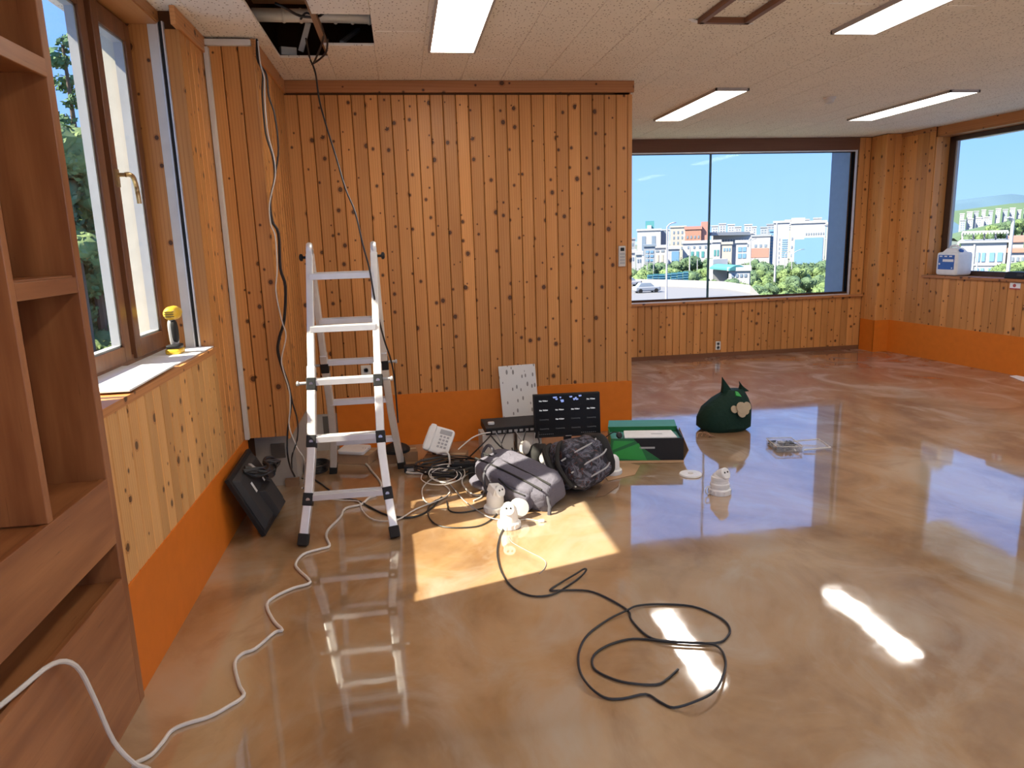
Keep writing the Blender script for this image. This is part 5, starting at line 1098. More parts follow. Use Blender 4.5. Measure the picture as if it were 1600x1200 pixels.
tang = MB(); cx_, cy_ = [(0.172, 4.577)][0]
for k in range(3):
    rx, ry = random.uniform(0.07, 0.15), random.uniform(0.10, 0.2); a0 = random.uniform(0, 6)
    tang.tube([(cx_ + 0.02 * k + rx * math.cos(a0 + a * 0.6), cy_ + ry * math.sin(a0 + a * 0.6), 0.072 + 0.010 * k) for a in range(11)], 0.0032, 6, 4)
tag(tang.build('cable_tangle', 'cable_w'), 'loops of thin pale cable lying over the black tangle', 'cables')
pwr = thing('power_strip', (0.33, 4.72, 0.0), 'black power strip among cables left of the backpack', 'power strip')
R_ = rotz(-0.1); MB().box((0.40, 4.70, 0.1), (0.30, 0.055, 0.035), R_).build('case', 'black', pwr, 0.006)
for k in range(4): MB().box((0.29 + 0.07 * k, 4.71 - 0.007 * k, 0.122), (0.04, 0.04, 0.012), R_).build('plug', 'dgrey', pwr, 0.004)
for k in range(3): MB().box((0.30 + 0.09 * k, 4.70 - 0.009 * k, 0.041), (0.05, 0.05, 0.082), R_).build('support_block', 'dgrey', pwr, 0.004)
random.seed(9)
for lbl, P in (('black lead arching from the recorder towards the telephone', [(0.58, 5.15, 0.17), (0.50, 5.0, 0.15), (0.40, 5.0, 0.06), (0.34, 5.02, 0.012), (0.30, 4.93, 0.008)]), ('black lead looping under the monitor foot', [(1.02, 5.00, 0.02), (1.06, 4.92, 0.03), (1.14, 4.90, 0.012), (1.24, 4.92, 0.012), (1.33, 5.06, 0.02), (1.36, 5.16, 0.14), (1.38, 5.3, 0.10)]), ('black lead drooping in front of the white cartons', [(0.57, 5.12, 0.19), (0.66, 5.0, 0.10), (0.80, 4.99, 0.09), (0.92, 5.02, 0.11), (0.93, 5.08, 0.16), (0.95, 5.14, 0.19)]), ('black lead lying in a curve before the white cartons', [(0.72, 5.02, 0.10), (0.74, 4.94, 0.03), (0.80, 4.88, 0.012), (0.90, 4.90, 0.012), (0.97, 4.97, 0.012), (1.08, 4.90, 0.012)]), ('black lead at the foot of the brown telephone box', [(0.05, 5.16, 0.02), (0.04, 5.02, 0.02), (0.10, 4.92, 0.012), (0.22, 4.90, 0.012), (0.36, 4.90, 0.012), (0.46, 4.92, 0.012)])):
    cable(P, 0.0055, 'cable_b', 'device_lead', lbl)
cable([(0.32, 4.98, 0.13), (0.42, 5.03, 0.19), (0.50, 5.10, 0.20), (0.58, 5.165, 0.19)], 0.005, 'cable_w', 'device_lead', 'white lead joining the telephone to the recorder')

# ------------------------------------------------------------------ the city outside
C_ = {}
def cm(name, c, rough=0.8):
    if name not in C_: C_[name] = plain(name, c, rough)
    return C_[name]
cm('city_white', (0.37, 0.37, 0.40)); cm('city_cream', (0.38, 0.35, 0.32)); cm('city_grey', (0.26, 0.28, 0.32)); cm('city_blue', (0.13, 0.26, 0.42), 0.3); cm('city_brick', (0.33, 0.16, 0.115)); cm('city_red', (0.38, 0.17, 0.14)); cm('city_teal', (0.05, 0.22, 0.24)); cm('city_dark', (0.15, 0.19, 0.25)); cm('city_pane', (0.16, 0.21, 0.29), 0.3); cm('city_asphalt', (0.17, 0.17, 0.18)); cm('city_barrier', (0.26, 0.25, 0.245)); cm('city_ground', (0.12, 0.14, 0.10)); cm('city_sea', (0.20, 0.38, 0.58)); cm('city_hill_haze', (0.06, 0.12, 0.17)); cm('city_hill_green', (0.07, 0.12, 0.055))  # the far hill's blue has the haze of distance mixed in
def leafmat(name, a, b_):
    m, nt, bs = new_mat(name); tc = nt.nodes.new('ShaderNodeTexCoord')
    n = noise(nt, tc.outputs['Object'], 1.3, 5, 0.7); nt.links.new(ramp(nt, n, [(0.35, a), (0.65, b_)]), bs.inputs['Base Color'])
    bs.inputs['Roughness'].default_value = 0.8; C_[name] = m
leafmat('leaf_light', (0.06, 0.11, 0.035), (0.17, 0.24, 0.085)); leafmat('leaf_dark', (0.045, 0.09, 0.045), (0.11, 0.17, 0.08)); leafmat('leaf_pine', (0.03, 0.09, 0.04), (0.10, 0.20, 0.07))
GZ = -15.0
tag(MB().span((-1500, 12, GZ - 1), (2600, 2600, GZ)).build('city_ground', C_['city_ground']), 'green ground below the city', 'ground', kind='structure')
tag(MB().span((-300, 1500, GZ + 0.1), (1000, 2590, GZ + 1.0)).build('sea', C_['city_sea']), 'strip of blue sea on the horizon', 'sea', kind='structure')
def grid_windows(o, c0, ux, n, rows, z0, z1, u0, u1, w, h_, mat='city_pane', d=0.12):
    me = None
    for r_ in range(rows):
        for k in range(n):
            u = u0 + (u1 - u0) * (k + 0.5) / n; z = z0 + (z1 - z0) * (r_ + 0.5) / rows
            if me is None:
                mb = MB().box((0, 0, 0), (w, d, h_)); me = mb.mesh('window'); me.materials.append(C_[mat])
            q_ = bpy.data.objects.new('window', me); col.objects.link(q_); q_.location = c0 + ux * u + Vector((0, 0, z)); q_.rotation_euler = (0, 0, math.atan2(ux.y, ux.x)); put(q_, o)
def building(name, label, pts, dep, mat, wins=None, roof=None, side=None):
    """pts: left and right end of the facade top (world); the body reaches the ground"""
    L, R2 = Vector(pts[0]), Vector(pts[1]); top = max(L.z, R2.z); W = (R2 - L).length; mid = (L + R2) / 2
    uy = Vector((mid.x, mid.y, 0)).normalized(); ux = Vector((uy.y, -uy.x, 0)); W *= uy.y * 0.97; dep = min(dep, 9)      # blocks face the window they are seen from
    L = Vector((mid.x, mid.y, top)) - ux * W / 2
    base = Vector((L.x, L.y, GZ))
    o = thing(name, base + ux * W / 2, label, 'building', 'buildings of the city')
    def bxx(u0, u1, v0, v1, z0, z1): return MB().hexa([base + ux * u + uy * v + Vector((0, 0, z - GZ)) for z in (z0, z1) for u, v in ((u0, v0), (u1, v0), (u1, v1), (u0, v1))])
    bxx(0, W, 0, dep, GZ, top).build('walls', C_[mat], o)
    bxx(-0.3, W + 0.3, -0.3, dep + 0.3, top, top + (roof[1] if roof else 0.7)).build('roof', C_[roof[0] if roof else mat], o)
    for w_ in (wins or []):
        n, rows, zt, zb, u0, u1, fw, fh, wm = w_
        grid_windows(o, Vector((L.x, L.y, 0)) - uy * 0.05, ux, n, rows, top - zb, top - zt, u0 * W, u1 * W, (u1 - u0) * W / n * fw, (zb - zt) / rows * fh, wm)
    o['_f'] = 0; del o['_f']
    return o, bxx, W, top
def bld(lbl, P, dep, mat, wins=None, roof=None, name='city_building'): return building(name, lbl, P, dep, mat, wins, roof)
o, bxx, W, top = bld('white tower block with teal sign box on the roof', [(86.65, 260.00, 3.88), (96.07, 260.00, 3.85)], 22, 'city_white', [(1, 1, 2, 9.0, 0.20, 0.36, 1, 1, 'city_pane'), (1, 1, 2, 9.0, 0.62, 0.78, 1, 1, 'city_pane')])
bxx(W * 0.34, W * 0.72, 4, 9, top, top + 3.6).build('sign_box', C_['city_teal'], o); bxx(W * 0.42, W * 0.60, 3, 4, top, top + 2.0).build('sign_stair', C_['city_white'], o)
bxx(W, W + 2.6, 3, 20, GZ, top - 0.2).build('annex', C_['city_dark'], o)
bld('blue-grey block at the left edge of the far window', [(93.46, 300.00, 0.66), (99.42, 300.00, 0.75)], 20, 'city_grey', [(4, 3, 1, 8, 0.1, 0.9, 0.5, 0.5, 'city_pane')])
bld('pale pink slab behind the red brick block', [(114.87, 300.00, 4.89), (122.09, 300.00, 5.23)], 14, 'city_cream', [(3, 4, 1, 10, 0.1, 0.9, 0.35, 0.5, 'city_pane')])
o, bxx, W, top = bld('salmon brick block with dark red roof band', [(101.28, 250.00, 3.74), (107.59, 250.00, 3.79)], 16, 'city_brick', [(4, 2, 1.6, 6.2, 0.04, 0.96, 0.45, 0.42, 'city_dark')], ('city_red', 1.1))
bxx(W, W + 2.6, 1, 12, GZ, top + 2.6).build('stair_tower', C_['city_red'], o)
bld('small white houses left of the lamp post, above the trees', [(54.09, 170.00, -2.18), (56.35, 170.00, -2.10)], 8, 'city_white', [(3, 1, 0.9, 2.0, 0.15, 0.85, 0.5, 0.7, 'city_pane')])
bld('small white gabled house by the white lamp post', [(51.53, 155.00, -2.34), (52.86, 155.00, -2.24)], 7, 'city_white', [(2, 1, 0.8, 1.8, 0.1, 0.9, 0.5, 0.7, 'city_pane')])
bld('white house with blue glass strip and flat dark roof', [(61.89, 180.00, -0.92), (65.00, 180.00, -0.86)], 9, 'city_grey', [(2, 3, 0.8, 4.0, 0.1, 0.9, 0.7, 0.55, 'city_blue')], ('city_dark', 0.5))
bld('white twin-window house behind the lamp post', [(69.50, 194.00, -1.56), (73.42, 194.00, -1.50)], 9, 'city_white', [(2, 1, 0.6, 1.2, 0.08, 0.9, 0.6, 0.8, 'city_dark'), (2, 1, 1.8, 4.0, 0.15, 0.85, 0.4, 0.9, 'city_cream')])
bld('blue glass corner shop above the trees', [(70.38, 185.00, -2.21), (73.60, 185.00, -1.81)], 9, 'city_white', [(1, 1, 0.6, 3.2, 0.3, 0.95, 1, 1, 'city_blue')])
bld('long white low block below the brick block', [(76.30, 190.00, -0.54), (84.84, 190.00, -0.62)], 10, 'city_white', [(3, 1, 2.0, 4.0, 0.25, 0.8, 0.5, 0.8, 'city_teal'), (4, 1, 0.6, 1.5, 0.1, 0.9, 0.3, 0.7, 'city_pane')])
bld('white house with green shutters right of the pane joint', [(91.98, 206.00, -0.62), (94.82, 206.00, -0.71)], 9, 'city_white', [(2, 1, 2.0, 4.2, 0.2, 0.9, 0.6, 0.8, 'city_teal')])
bld('white house with arched blue top below the long grey hall', [(102.64, 222.00, -1.51), (106.16, 222.00, -1.62)], 9, 'city_cream', [(3, 1, 1.0, 2.4, 0.1, 0.9, 0.6, 0.7, 'city_blue')])
bld('pale blue glazed house in front of the long grey hall', [(87.13, 180.00, -0.71), (90.36, 180.00, -0.81)], 9, 'city_white', [(2, 2, 0.8, 4.2, 0.15, 0.95, 0.8, 0.7, 'city_blue')])
o, bxx, W, top = bld('long grey hall with overhanging roof and a row of windows', [(116.27, 260.00, 1.63), (132.47, 260.00, 1.41)], 25, 'city_white', [(12, 2, 1.4, 5.2, 0.16, 1.0, 0.5, 0.5, 'city_dark')])
MB().prism([(v.x, v.y, v.z) for v in (Vector(p_) for p_ in [(114.18, 257.00, 1.42), (131.98, 257.00, 1.15), (129.63, 257.00, 2.39), (114.90, 257.00, 2.57)])], (0, 27, 0)).build('hip_roof', C_['city_grey'], o)
bld('brown and white block right of the long grey hall', [(116.76, 230.00, 0.60), (123.67, 230.00, 0.61)], 14, 'city_white', [(3, 1, 2.4, 3.8, 0.1, 0.9, 0.5, 0.7, 'city_pane'), (1, 1, 3.9, 7.0, 0.0, 0.95, 1, 1, 'city_red')], ('city_grey', 0.6))
bld('narrow blue tower with floor bands', [(125.52, 234.00, 2.11), (126.93, 234.00, 2.07)], 5, 'city_blue', [(1, 8, 1, 9, 0.1, 0.9, 1, 0.35, 'city_white')])
o, bxx, W, top = bld('stepped white block with blue banded stair', [(118.14, 218.00, 4.65), (123.62, 218.00, 4.70)], 14, 'city_white', [(2, 6, 4.5, 13, 0.1, 0.5, 0.2, 0.5, 'city_pane'), (1, 9, 5.0, 11, 0.58, 0.92, 1, 0.55, 'city_blue')])
o, bxx, W, top = bld('big white block framing a blue glass facade', [(107.95, 190.00, 3.95), (118.79, 190.00, 4.02)], 18, 'city_white', [(1, 1, 4.4, 11.5, 0.13, 0.40, 1, 1, 'city_blue'), (1, 1, 4.0, 11.5, 0.40, 0.95, 1, 1, 'city_blue'), (8, 1, 2.6, 3.3, 0.42, 0.98, 0.5, 0.8, 'city_dark'), (1, 3, 3.0, 10, 0.03, 0.07, 1, 0.3, 'city_pane')])
bxx(W * 0.0, W * 0.4, 1, 8, top, top + 1.6).build('penthouse', C_['city_cream'], o)
bld('cream slab at the right end of the far window', [(106.33, 170.00, 3.13), (113.17, 170.00, 3.27)], 14, 'city_cream', [(5, 7, 1, 10, 0.08, 0.9, 0.4, 0.5, 'city_pane')])
# the row of blocks goes on beyond the left edge of the window
random.seed(19)
for k in range(9):
    Y_ = random.choice((210, 240, 275)); x1 = 26 * Y_ / 100 - k * 14.5; w_ = random.uniform(9, 13)
    bld('pale block in the row beside the tower with the teal sign', [(x1 - w_, Y_, random.uniform(-2.0, 3.5)), (x1, Y_, 0)], 9, random.choice(['city_white', 'city_cream', 'city_grey']), [(4, 3, 1, 9, 0.08, 0.92, 0.45, 0.5, 'city_pane')])
# hillside apartments along the skyline
random.seed(31)
sky_ = [(155.59, 420.00, 5.22), (160.81, 420.00, 6.21), (187.27, 420.00, 6.63), (192.19, 420.00, 7.26), (197.56, 420.00, 7.11), (202.91, 420.00, 8.12), (208.36, 420.00, 6.83), (213.82, 420.00, 5.91), (218.88, 420.00, 5.01), (223.89, 420.00, 5.64), (229.33, 420.00, 6.65), (235.66, 420.00, 6.87), (242.39, 420.00, 8.24), (248.30, 420.00, 9.25), (253.85, 420.00, 9.50), (259.86, 420.00, 9.35), (265.88, 420.00, 9.58), (271.97, 420.00, 9.04)]
for k in range(0, len(sky_) - 1):
    L, R2 = Vector(sky_[k]), Vector(sky_[k + 1])
    if R2.x - L.x > 12: continue
    R2.x -= random.uniform(0.2, 0.8); d_ = 24.0 * (k % 2); L.y += d_; R2.y += d_; R2.z = L.z
    bld('pale apartment block on the hillside skyline of the far window', [tuple(L), tuple(R2)], 12, random.choice(['city_white', 'city_white', 'city_cream', 'city_grey']), [(2, 4, 0.8, 6.5, 0.1, 0.9, 0.5, 0.45, 'city_pane')])
# arched green hall among the trees
o, bxx, W, top = bld('low white hall with a teal arched roof among the trees', [(60.60, 128.00, -5.21), (64.96, 128.00, -5.25)], 10, 'city_white', [(4, 1, 0.5, 1.2, 0.1, 0.9, 0.6, 0.8, 'city_pane')])
vs = []; n_ = 12
A0, A1 = Vector([(60.85, 128.00, -5.10)][0]), Vector([(64.19, 128.00, -5.10)][0])
ar = MB(); P_ = []
for k in range(n_ + 1):
    t = k / n_; p_ = A0.lerp(A1, t); P_.append((p_.x, p_.y, p_.z + 1.0 * math.sin(PI * (0.12 + 0.76 * t)) ))
ar.prism([(A0.x, A0.y, A0.z)] + P_ + [(A1.x, A1.y, A1.z)], (0, 9, 0)); ar.build('arched_roof', C_['city_teal'], o)
MB().span((A0.x + 0.8, A0.y + 9.2, GZ), (A1.x + 0.6, A0.y + 12, A0.z + 1.9)).build('rear_wall', C_['city_white'], o)
# teal hoarding panels behind the road
for k in range(7):
    q_ = [(46.06, 132.00, -5.44), (47.20, 132.00, -5.36), (48.35, 132.00, -5.40), (49.63, 132.00, -5.33), (50.79, 132.00, -5.25), (52.07, 132.00, -5.17), (53.23, 132.00, -5.09), (54.40, 132.00, -5.13)]
    a_, b_ = Vector(q_[k]), Vector(q_[k + 1])
    o = thing('hoarding_panel', (a_.x, a_.y, GZ), 'teal hoarding panel in the row behind the road', 'fence', 'teal hoarding panels behind the road')
    MB().span((a_.x + 0.05, a_.y, GZ), (b_.x - 0.05, a_.y + 0.1, a_.z)).build('sheet', C_['city_teal'], o)
    for j in range(3): MB().span((a_.x + 0.05, a_.y - 0.08, a_.z - 0.35 - 0.45 * j), (b_.x - 0.05, a_.y, a_.z - 0.27 - 0.45 * j)).build('rail', C_['city_sea'], o)
# elevated road with barrier and cars
RZd = -7.0
rd = MB(); RP = [(-90.0, 122.0, -7.0)] + [(40.992, 126.520, -7.000), (46.957, 118.342, -7.000), (51.263, 109.954, -7.000), (50.566, 99.388, -7.000), (41.924, 79.409, -7.000), (29.081, 54.875, -7.000)] + [(-60.0, 52.0, -7.0)]
rd.prism([(x, y, RZd - 1) for x, y, z in RP], (0, 0, 1))
tag(rd.build('elevated_road', C_['city_asphalt']), 'pale elevated road below the far window', 'road', kind='structure')
br_ = MB()
for k in range(5):
    a_, b_ = Vector(RP[k]), Vector(RP[k + 1]); w_ = Vector((0.2, 0.45, 0)); hh = Vector((0, 0, 1.15)); dn = Vector((0, 0, -8))
    br_.hexa([a_ + dn, b_ + dn, b_ + w_ + dn, a_ + w_ + dn, a_ + hh, b_ + hh, b_ + w_ + hh, a_ + w_ + hh])
tag(br_.build('road_barrier', C_['city_barrier']), 'concrete barrier along the far side of the road', 'barrier', kind='structure')
def car(c, label, mat, rz):
    o = thing('car', c, label, 'car'); R_ = rotz(rz); c = Vector(c)
    MB().box(c + Vector((0, 0, 0.62)), (4.2, 1.7, 0.75), R_).build('body', C_[mat], o, 0.2)
    MB().hexa([c + R_ @ Vector(v) for v in ((-1.7, -.75, 0.95), (1.1, -.75, 0.95), (1.1, .75, 0.95), (-1.7, .75, 0.95), (-1.2, -.62, 1.5), (0.5, -.62, 1.5), (0.5, .62, 1.5), (-1.2, .62, 1.5))]).build('cabin', C_['city_dark'], o, 0.06)
    MB().box(c + R_ @ Vector((-0.35, 0, 1.52)), (1.7, 1.2, 0.06), R_).build('roof', C_[mat], o)
    for dx in (-1.3, 1.3):
        for dy in (-0.8, 0.8): MB().lathe([(0.33, -0.1), (0.33, 0.1)], c + R_ @ Vector((dx, dy, 0.33)), 14, R_ @ Matrix.Rotation(PI / 2, 3, 'X')).build('wheel', 'black_matte', o)
car([(40.249, 124.968, -7.000)][0], 'white car at the left edge of the far window', 'city_white', 0.1)
car([(37.861, 108.748, -7.000)][0], 'pale car with dark windows on the elevated road', 'city_grey', 0.05)
# lamp posts
def post(base, top, arm, label, r_=0.09):
    o = thing('street_lamp', base, label, 'lamp post', 'street lamps outside the far window'); b0_ = Vector(base); t0_ = Vector((b0_.x, b0_.y, top))
    m_ = MB(); m_.lathe([(r_ * 1.3, 0), (r_, 1.0), (r_ * 0.7, top - b0_.z)], b0_, 10); m_.build('pole', C_['city_white'], o)
    if arm:
        MB().tube([t0_ - Vector((0, 0, 0.05)), t0_ + Vector((arm * 0.4, 0, abs(arm) * 0.35)), t0_ + Vector((arm, 0, abs(arm) * 0.55))], r_ * 0.7, 6).build('arm', C_['city_white'], o)
        MB().blob(t0_ + Vector((arm * 1.15, 0, abs(arm) * 0.57)), (abs(arm) * 0.5, 0.3, 0.16), 0.5, nu=14, nv=8).build('lamp_head', C_['city_grey'], o)
for (bpx, tz, arm, lb, r_) in (([(35.940, 94.967, -7.000)][0], 2.9, 0.9, 'tall white lamp post on the near side of the road', 0.14), ([(50.257, 144.003, -7.400)][0], -1.5, 0, 'thin post behind the road before the blue glass house', 0.10), ([(51.347, 143.160, -7.400)][0], -3.0, 0, 'thin post behind the road before the twin-window house', 0.09), ([(49.157, 144.854, -7.400)][0], -3.6, 0, 'short thin post behind the road at the trees', 0.08), ([(59.401, 143.697, -8.000)][0], -0.7, 0, 'plain pole right of the teal hoarding', 0.15), ([(60.690, 142.729, -8.000)][0], -3.2, 0, 'short plain pole left of the pane joint', 0.10), ([(66.496, 131.089, -8.000)][0], 0.2, 0.8, 'lamp post beside the arched teal hall', 0.13), ([(69.348, 126.784, -8.000)][0], 3.4, 0, 'thick white mast in front of the stepped white block', 0.20), ([(83.763, 149.059, -8.500)][0], -3.0, 0.8, 'small lamp post in the trees before the blue banded stair', 0.10), ([(83.753, 146.091, -8.500)][0], -3.2, 2.0, 'lamp post with long arm before the blue glass facade', 0.10), ([(85.958, 136.097, -8.500)][0], 2.2, -1.0, 'tall cable mast at the right end of the far window', 0.20)):
    post(bpx, tz, arm, lb, r_)
# trees
def leaves(mb, c, r_, n, size, squash=0.85):
    """small leaf sprays scattered over a rounded clump"""
    for k in range(n):
        d = Vector((random.gauss(0, 1), random.gauss(0, 1), random.gauss(0, 1))).normalized()
        p_ = Vector(c) + Vector((d.x, d.y, d.z * squash)) * (r_ * random.uniform(0.72, 1.08))
        q_ = Vector((random.gauss(0, 1), random.gauss(0, 1), random.gauss(0, 1))).normalized(); a = (d + q_ * 0.9).normalized(); b_ = a.orthogonal().normalized(); c2 = a.cross(b_); s_ = size * random.uniform(0.6, 1.3)
        mb.add([p_ - b_ * s_, p_ + c2 * s_ * 0.55, p_ + b_ * s_, p_ - c2 * s_ * 0.55], [(0, 1, 2, 3)])
def tree_mesh(seed, n=9):
    random.seed(seed); mb = MB()
    for k in range(n):
        a = random.uniform(0, 2 * PI); r_ = random.uniform(0, 0.75); z = random.uniform(-0.35, 0.55); s_ = random.uniform(0.40, 0.62); c = (r_ * math.cos(a), r_ * math.sin(a), z)
        mb.blob(c, (s_ * 1.7, s_ * 1.7, s_ * 1.4), 1.0, None, 0.35, 2.6, seed * 3 + k, 10, 7)
        leaves(mb, c, s_, 150, 0.075)
    return mb.mesh('foliage')
TF = [tree_mesh(s_) for s_ in (1, 2, 3)]
TR = MB().lathe([(0.10, -1), (0.07, 0)], (0, 0, 0), 8).mesh('trunk'); TR.materials.append(cm('bark', (0.10, 0.065, 0.04)))
for me in TF: me.materials.append(C_['leaf_light'])
TFD = [m_.copy() for m_ in TF]
for me in TFD: me.materials.clear(); me.materials.append(C_['leaf_dark'])
def tree(x, y, top, r_, label, group, dark=False, gz=GZ):
    o = thing('tree', (x, y, gz), label, 'tree', group)
    f_ = bpy.data.objects.new('foliage', random.choice(TFD if dark else TF)); col.objects.link(f_); f_.location = (x, y, top - r_ * 1.0); f_.scale = (r_, r_, r_); f_.rotation_euler = (0, 0, random.uniform(0, 6)); put(f_, o)
    t_ = bpy.data.objects.new('trunk', TR); col.objects.link(t_); t_.location = (x, y, top - r_); t_.scale = (r_ * 1.4, r_ * 1.4, max(0.5, top - r_ - gz)); put(t_, o)
random.seed(77)
rows = [(150, [(47.16, 150.00, -3.89), (50.02, 150.00, -4.26), (52.47, 150.00, -3.93), (55.07, 150.00, -4.16), (57.68, 150.00, -3.70), (59.71, 150.00, -3.22), (61.60, 150.00, -2.87), (63.80, 150.00, -2.80), (65.88, 150.00, -3.43), (68.25, 150.00, -3.64), (70.50, 150.00, -4.13), (72.76, 150.00, -4.77), (75.45, 150.00, -4.30), (77.70, 150.00, -4.10), (80.00, 150.00, -4.74), (82.60, 150.00, -5.11), (85.19, 150.00, -4.92), (87.63, 150.00, -4.57), (89.77, 150.00, -4.36), (92.24, 150.00, -4.31), (94.75, 150.00, -4.67), (97.24, 150.00, -4.47), (99.76, 150.00, -4.70)]), (140, [(45.35, 140.00, -4.71), (47.77, 140.00, -5.18), (50.33, 140.00, -4.89), (52.77, 140.00, -4.85), (55.49, 140.00, -4.69), (58.50, 140.00, -4.66), (60.70, 140.00, -4.87), (63.20, 140.00, -5.09), (72.17, 140.00, -5.67), (74.45, 140.00, -5.88), (76.72, 140.00, -5.96), (78.99, 140.00, -5.65), (81.28, 140.00, -5.60), (83.59, 140.00, -5.55), (85.90, 140.00, -5.49), (88.23, 140.00, -5.58), (90.85, 140.00, -5.53)]), (126, [(54.43, 126.00, -5.97), (56.42, 126.00, -5.93), (58.43, 126.00, -6.24), (60.33, 126.00, -6.42), (62.48, 126.00, -6.62), (64.75, 126.00, -6.24), (66.80, 126.00, -6.43), (68.84, 126.00, -6.27), (70.90, 126.00, -6.23), (72.97, 126.00, -6.18), (75.04, 126.00, -6.14), (77.13, 126.00, -6.22), (79.22, 126.00, -6.17), (81.33, 126.00, -6.25)]), (112, [(58.41, 112.00, -6.88), (60.34, 112.00, -6.74), (62.40, 112.00, -6.71), (64.46, 112.00, -6.58), (66.55, 112.00, -6.66), (68.63, 112.00, -6.63), (70.73, 112.00, -6.60), (72.85, 112.00, -6.79)]), (98, [(50.16, 98.00, -6.89), (52.25, 98.00, -6.79), (54.45, 98.00, -6.69), (56.66, 98.00, -6.69), (58.89, 98.00, -6.68), (61.14, 98.00, -6.77), (63.41, 98.00, -6.86)])]
for kr, (Y_, Ps) in enumerate(rows):
    for p_ in Ps:
        tree(p_[0] + random.uniform(-.5, .5), p_[1] + random.uniform(-3, 3), p_[2] + random.uniform(-0.4, 0.4), random.uniform(2.1, 2.9) * Y_ / 140, 'leafy green tree in the belt between road and city', 'trees between road and city', random.random() < 0.4 or kr == 0)

for k in range(16):
    tree(20 - k * 6.5 + random.uniform(-1.5, 1.5), 138 + random.uniform(-4, 14), random.uniform(-6.2, -4.4), random.uniform(2.2, 3.0), 'leafy green tree in the belt between road and city', 'trees between road and city', random.random() < 0.4)

# view through the right window: hills, town, office block with roof pergola
def ridge(pts, dep, mat, name, label):
    mb = MB(); n = len(pts); vs = [Vector(p_) for p_ in pts]; v2 = [v + Vector((0, dep, -10)) for v in vs]
    lo = [Vector((v.x - 0.0, v.y - dep * 0.4, GZ)) for v in vs]
    mb.add([tuple(v) for v in lo + vs + v2], [(i, i + 1, n + i + 1, n + i) for i in range(n - 1)] + [(n + i, n + i + 1, 2 * n + i + 1, 2 * n + i) for i in range(n - 1)], True)
    return tag(mb.build(name, C_[mat]), label, 'hill', kind='structure')
ridge([(1076.90, 1400.00, 43.17), (1136.69, 1400.00, 44.42), (1181.75, 1400.00, 47.36), (1211.56, 1400.00, 53.33), (1226.73, 1400.00, 54.32), (1241.33, 1400.00, 60.65), (1271.37, 1400.00, 66.66), (1302.02, 1400.00, 68.70), (1333.51, 1400.00, 65.38), (1396.93, 1400.00, 60.04), (1494.74, 1400.00, 44.37)], 300, 'city_hill_haze', 'far_hill', 'far hill coloured blue for haze beyond the right window')
ridge([(812.75, 1000.00, 23.66), (845.10, 1000.00, 24.78), (877.39, 1000.00, 28.77), (910.14, 1000.00, 30.88), (931.76, 1000.00, 35.17), (965.03, 1000.00, 36.36), (1022.36, 1000.00, 29.28), (1069.12, 1000.00, 22.36)], 200, 'city_hill_green', 'near_hill', 'green hill slope beyond the right window')
ridge([(251.47, 300.00, -3.16), (257.81, 300.00, -1.03), (264.17, 300.00, 1.11), (270.62, 300.00, 2.67), (277.19, 300.00, 3.37), (283.73, 300.00, 4.65), (293.79, 300.00, 4.97), (314.54, 300.00, 2.98)], 60, 'city_hill_green', 'wooded_slope', 'wooded green slope above the office block')
random.seed(41)
for k, p_ in enumerate([(439.66, 520.00, 11.67), (445.75, 520.00, 13.01), (451.95, 520.00, 13.35), (458.70, 520.00, 14.19), (465.05, 520.00, 13.54), (471.20, 520.00, 14.88), (477.60, 520.00, 14.24), (483.84, 520.00, 15.09), (490.41, 520.00, 13.43), (496.69, 520.00, 14.29), (503.63, 520.00, 14.63), (440.18, 520.00, 6.70), (446.90, 520.00, 7.52), (454.21, 520.00, 8.33), (461.60, 520.00, 8.64)]):
    if k >= 11: p_ = (p_[0] * 0.86, p_[1] * 0.86, 1.6 + (p_[2] - 1.6) * 0.86)
    L = Vector(p_); R2 = L + Vector((random.uniform(3.2, 5.0), 0, 0))
    bld('white apartment block in the town beyond the right window', [tuple(L), tuple(R2)], 9, random.choice(['city_white', 'city_white', 'city_grey']), [(2, 4, 0.8, 7, 0.1, 0.9, 0.5, 0.45, 'city_pane')])
o, bxx, W, top = bld('grey office block with roof pergola beyond the right window', [(68.01, 80.00, -0.39), (74.57, 80.00, -0.36)], 12, 'city_white', [(3, 1, 1.2, 2.2, 0.04, 0.28, 0.5, 0.7, 'city_pane'), (2, 1, 1.2, 2.3, 0.34, 0.58, 0.66, 1, 'city_blue'), (2, 1, 1.2, 2.3, 0.62, 0.96, 0.66, 1, 'city_blue'), (2, 1, 3.1, 4.2, 0.34, 0.58, 0.66, 1, 'city_blue'), (2, 1, 3.1, 4.2, 0.62, 0.96, 0.66, 1, 'city_blue')], ('city_grey', 0.3))
bxx(0, W, 0, 0.25, top + 1.25, top + 1.45).build('pergola_beam', C_['city_white'], o); bxx(0, W, 3.0, 3.25, top + 1.25, top + 1.45).build('pergola_beam', C_['city_white'], o)
for k in range(16): bxx(W * k / 15 - 0.08, W * k / 15 + 0.08, -0.1, 3.3, top + 1.05, top + 1.30).build('pergola_slat', C_['city_white'], o)
for k in range(5): bxx(W * k / 4 - 0.1, W * k / 4 + 0.1, 2.9, 3.2, top, top + 1.2).build('pergola_post', C_['city_white'], o)
bxx(-0.3, W + 0.3, -0.12, 0, top - 2.8, top - 2.6).build('floor_band', C_['city_white'], o)
bxx(W * 0.28, W * 0.32, -0.15, 0, GZ, top + 0.3).build('pilaster', C_['city_white'], o)
bld('small house with red roof behind the white pole', [(88.88, 95.00, -0.83), (91.33, 95.00, -0.81)], 7, 'city_cream', [(2, 1, 0.8, 1.7, 0.1, 0.9, 0.5, 0.7, 'city_pane')], ('city_red', 0.9))
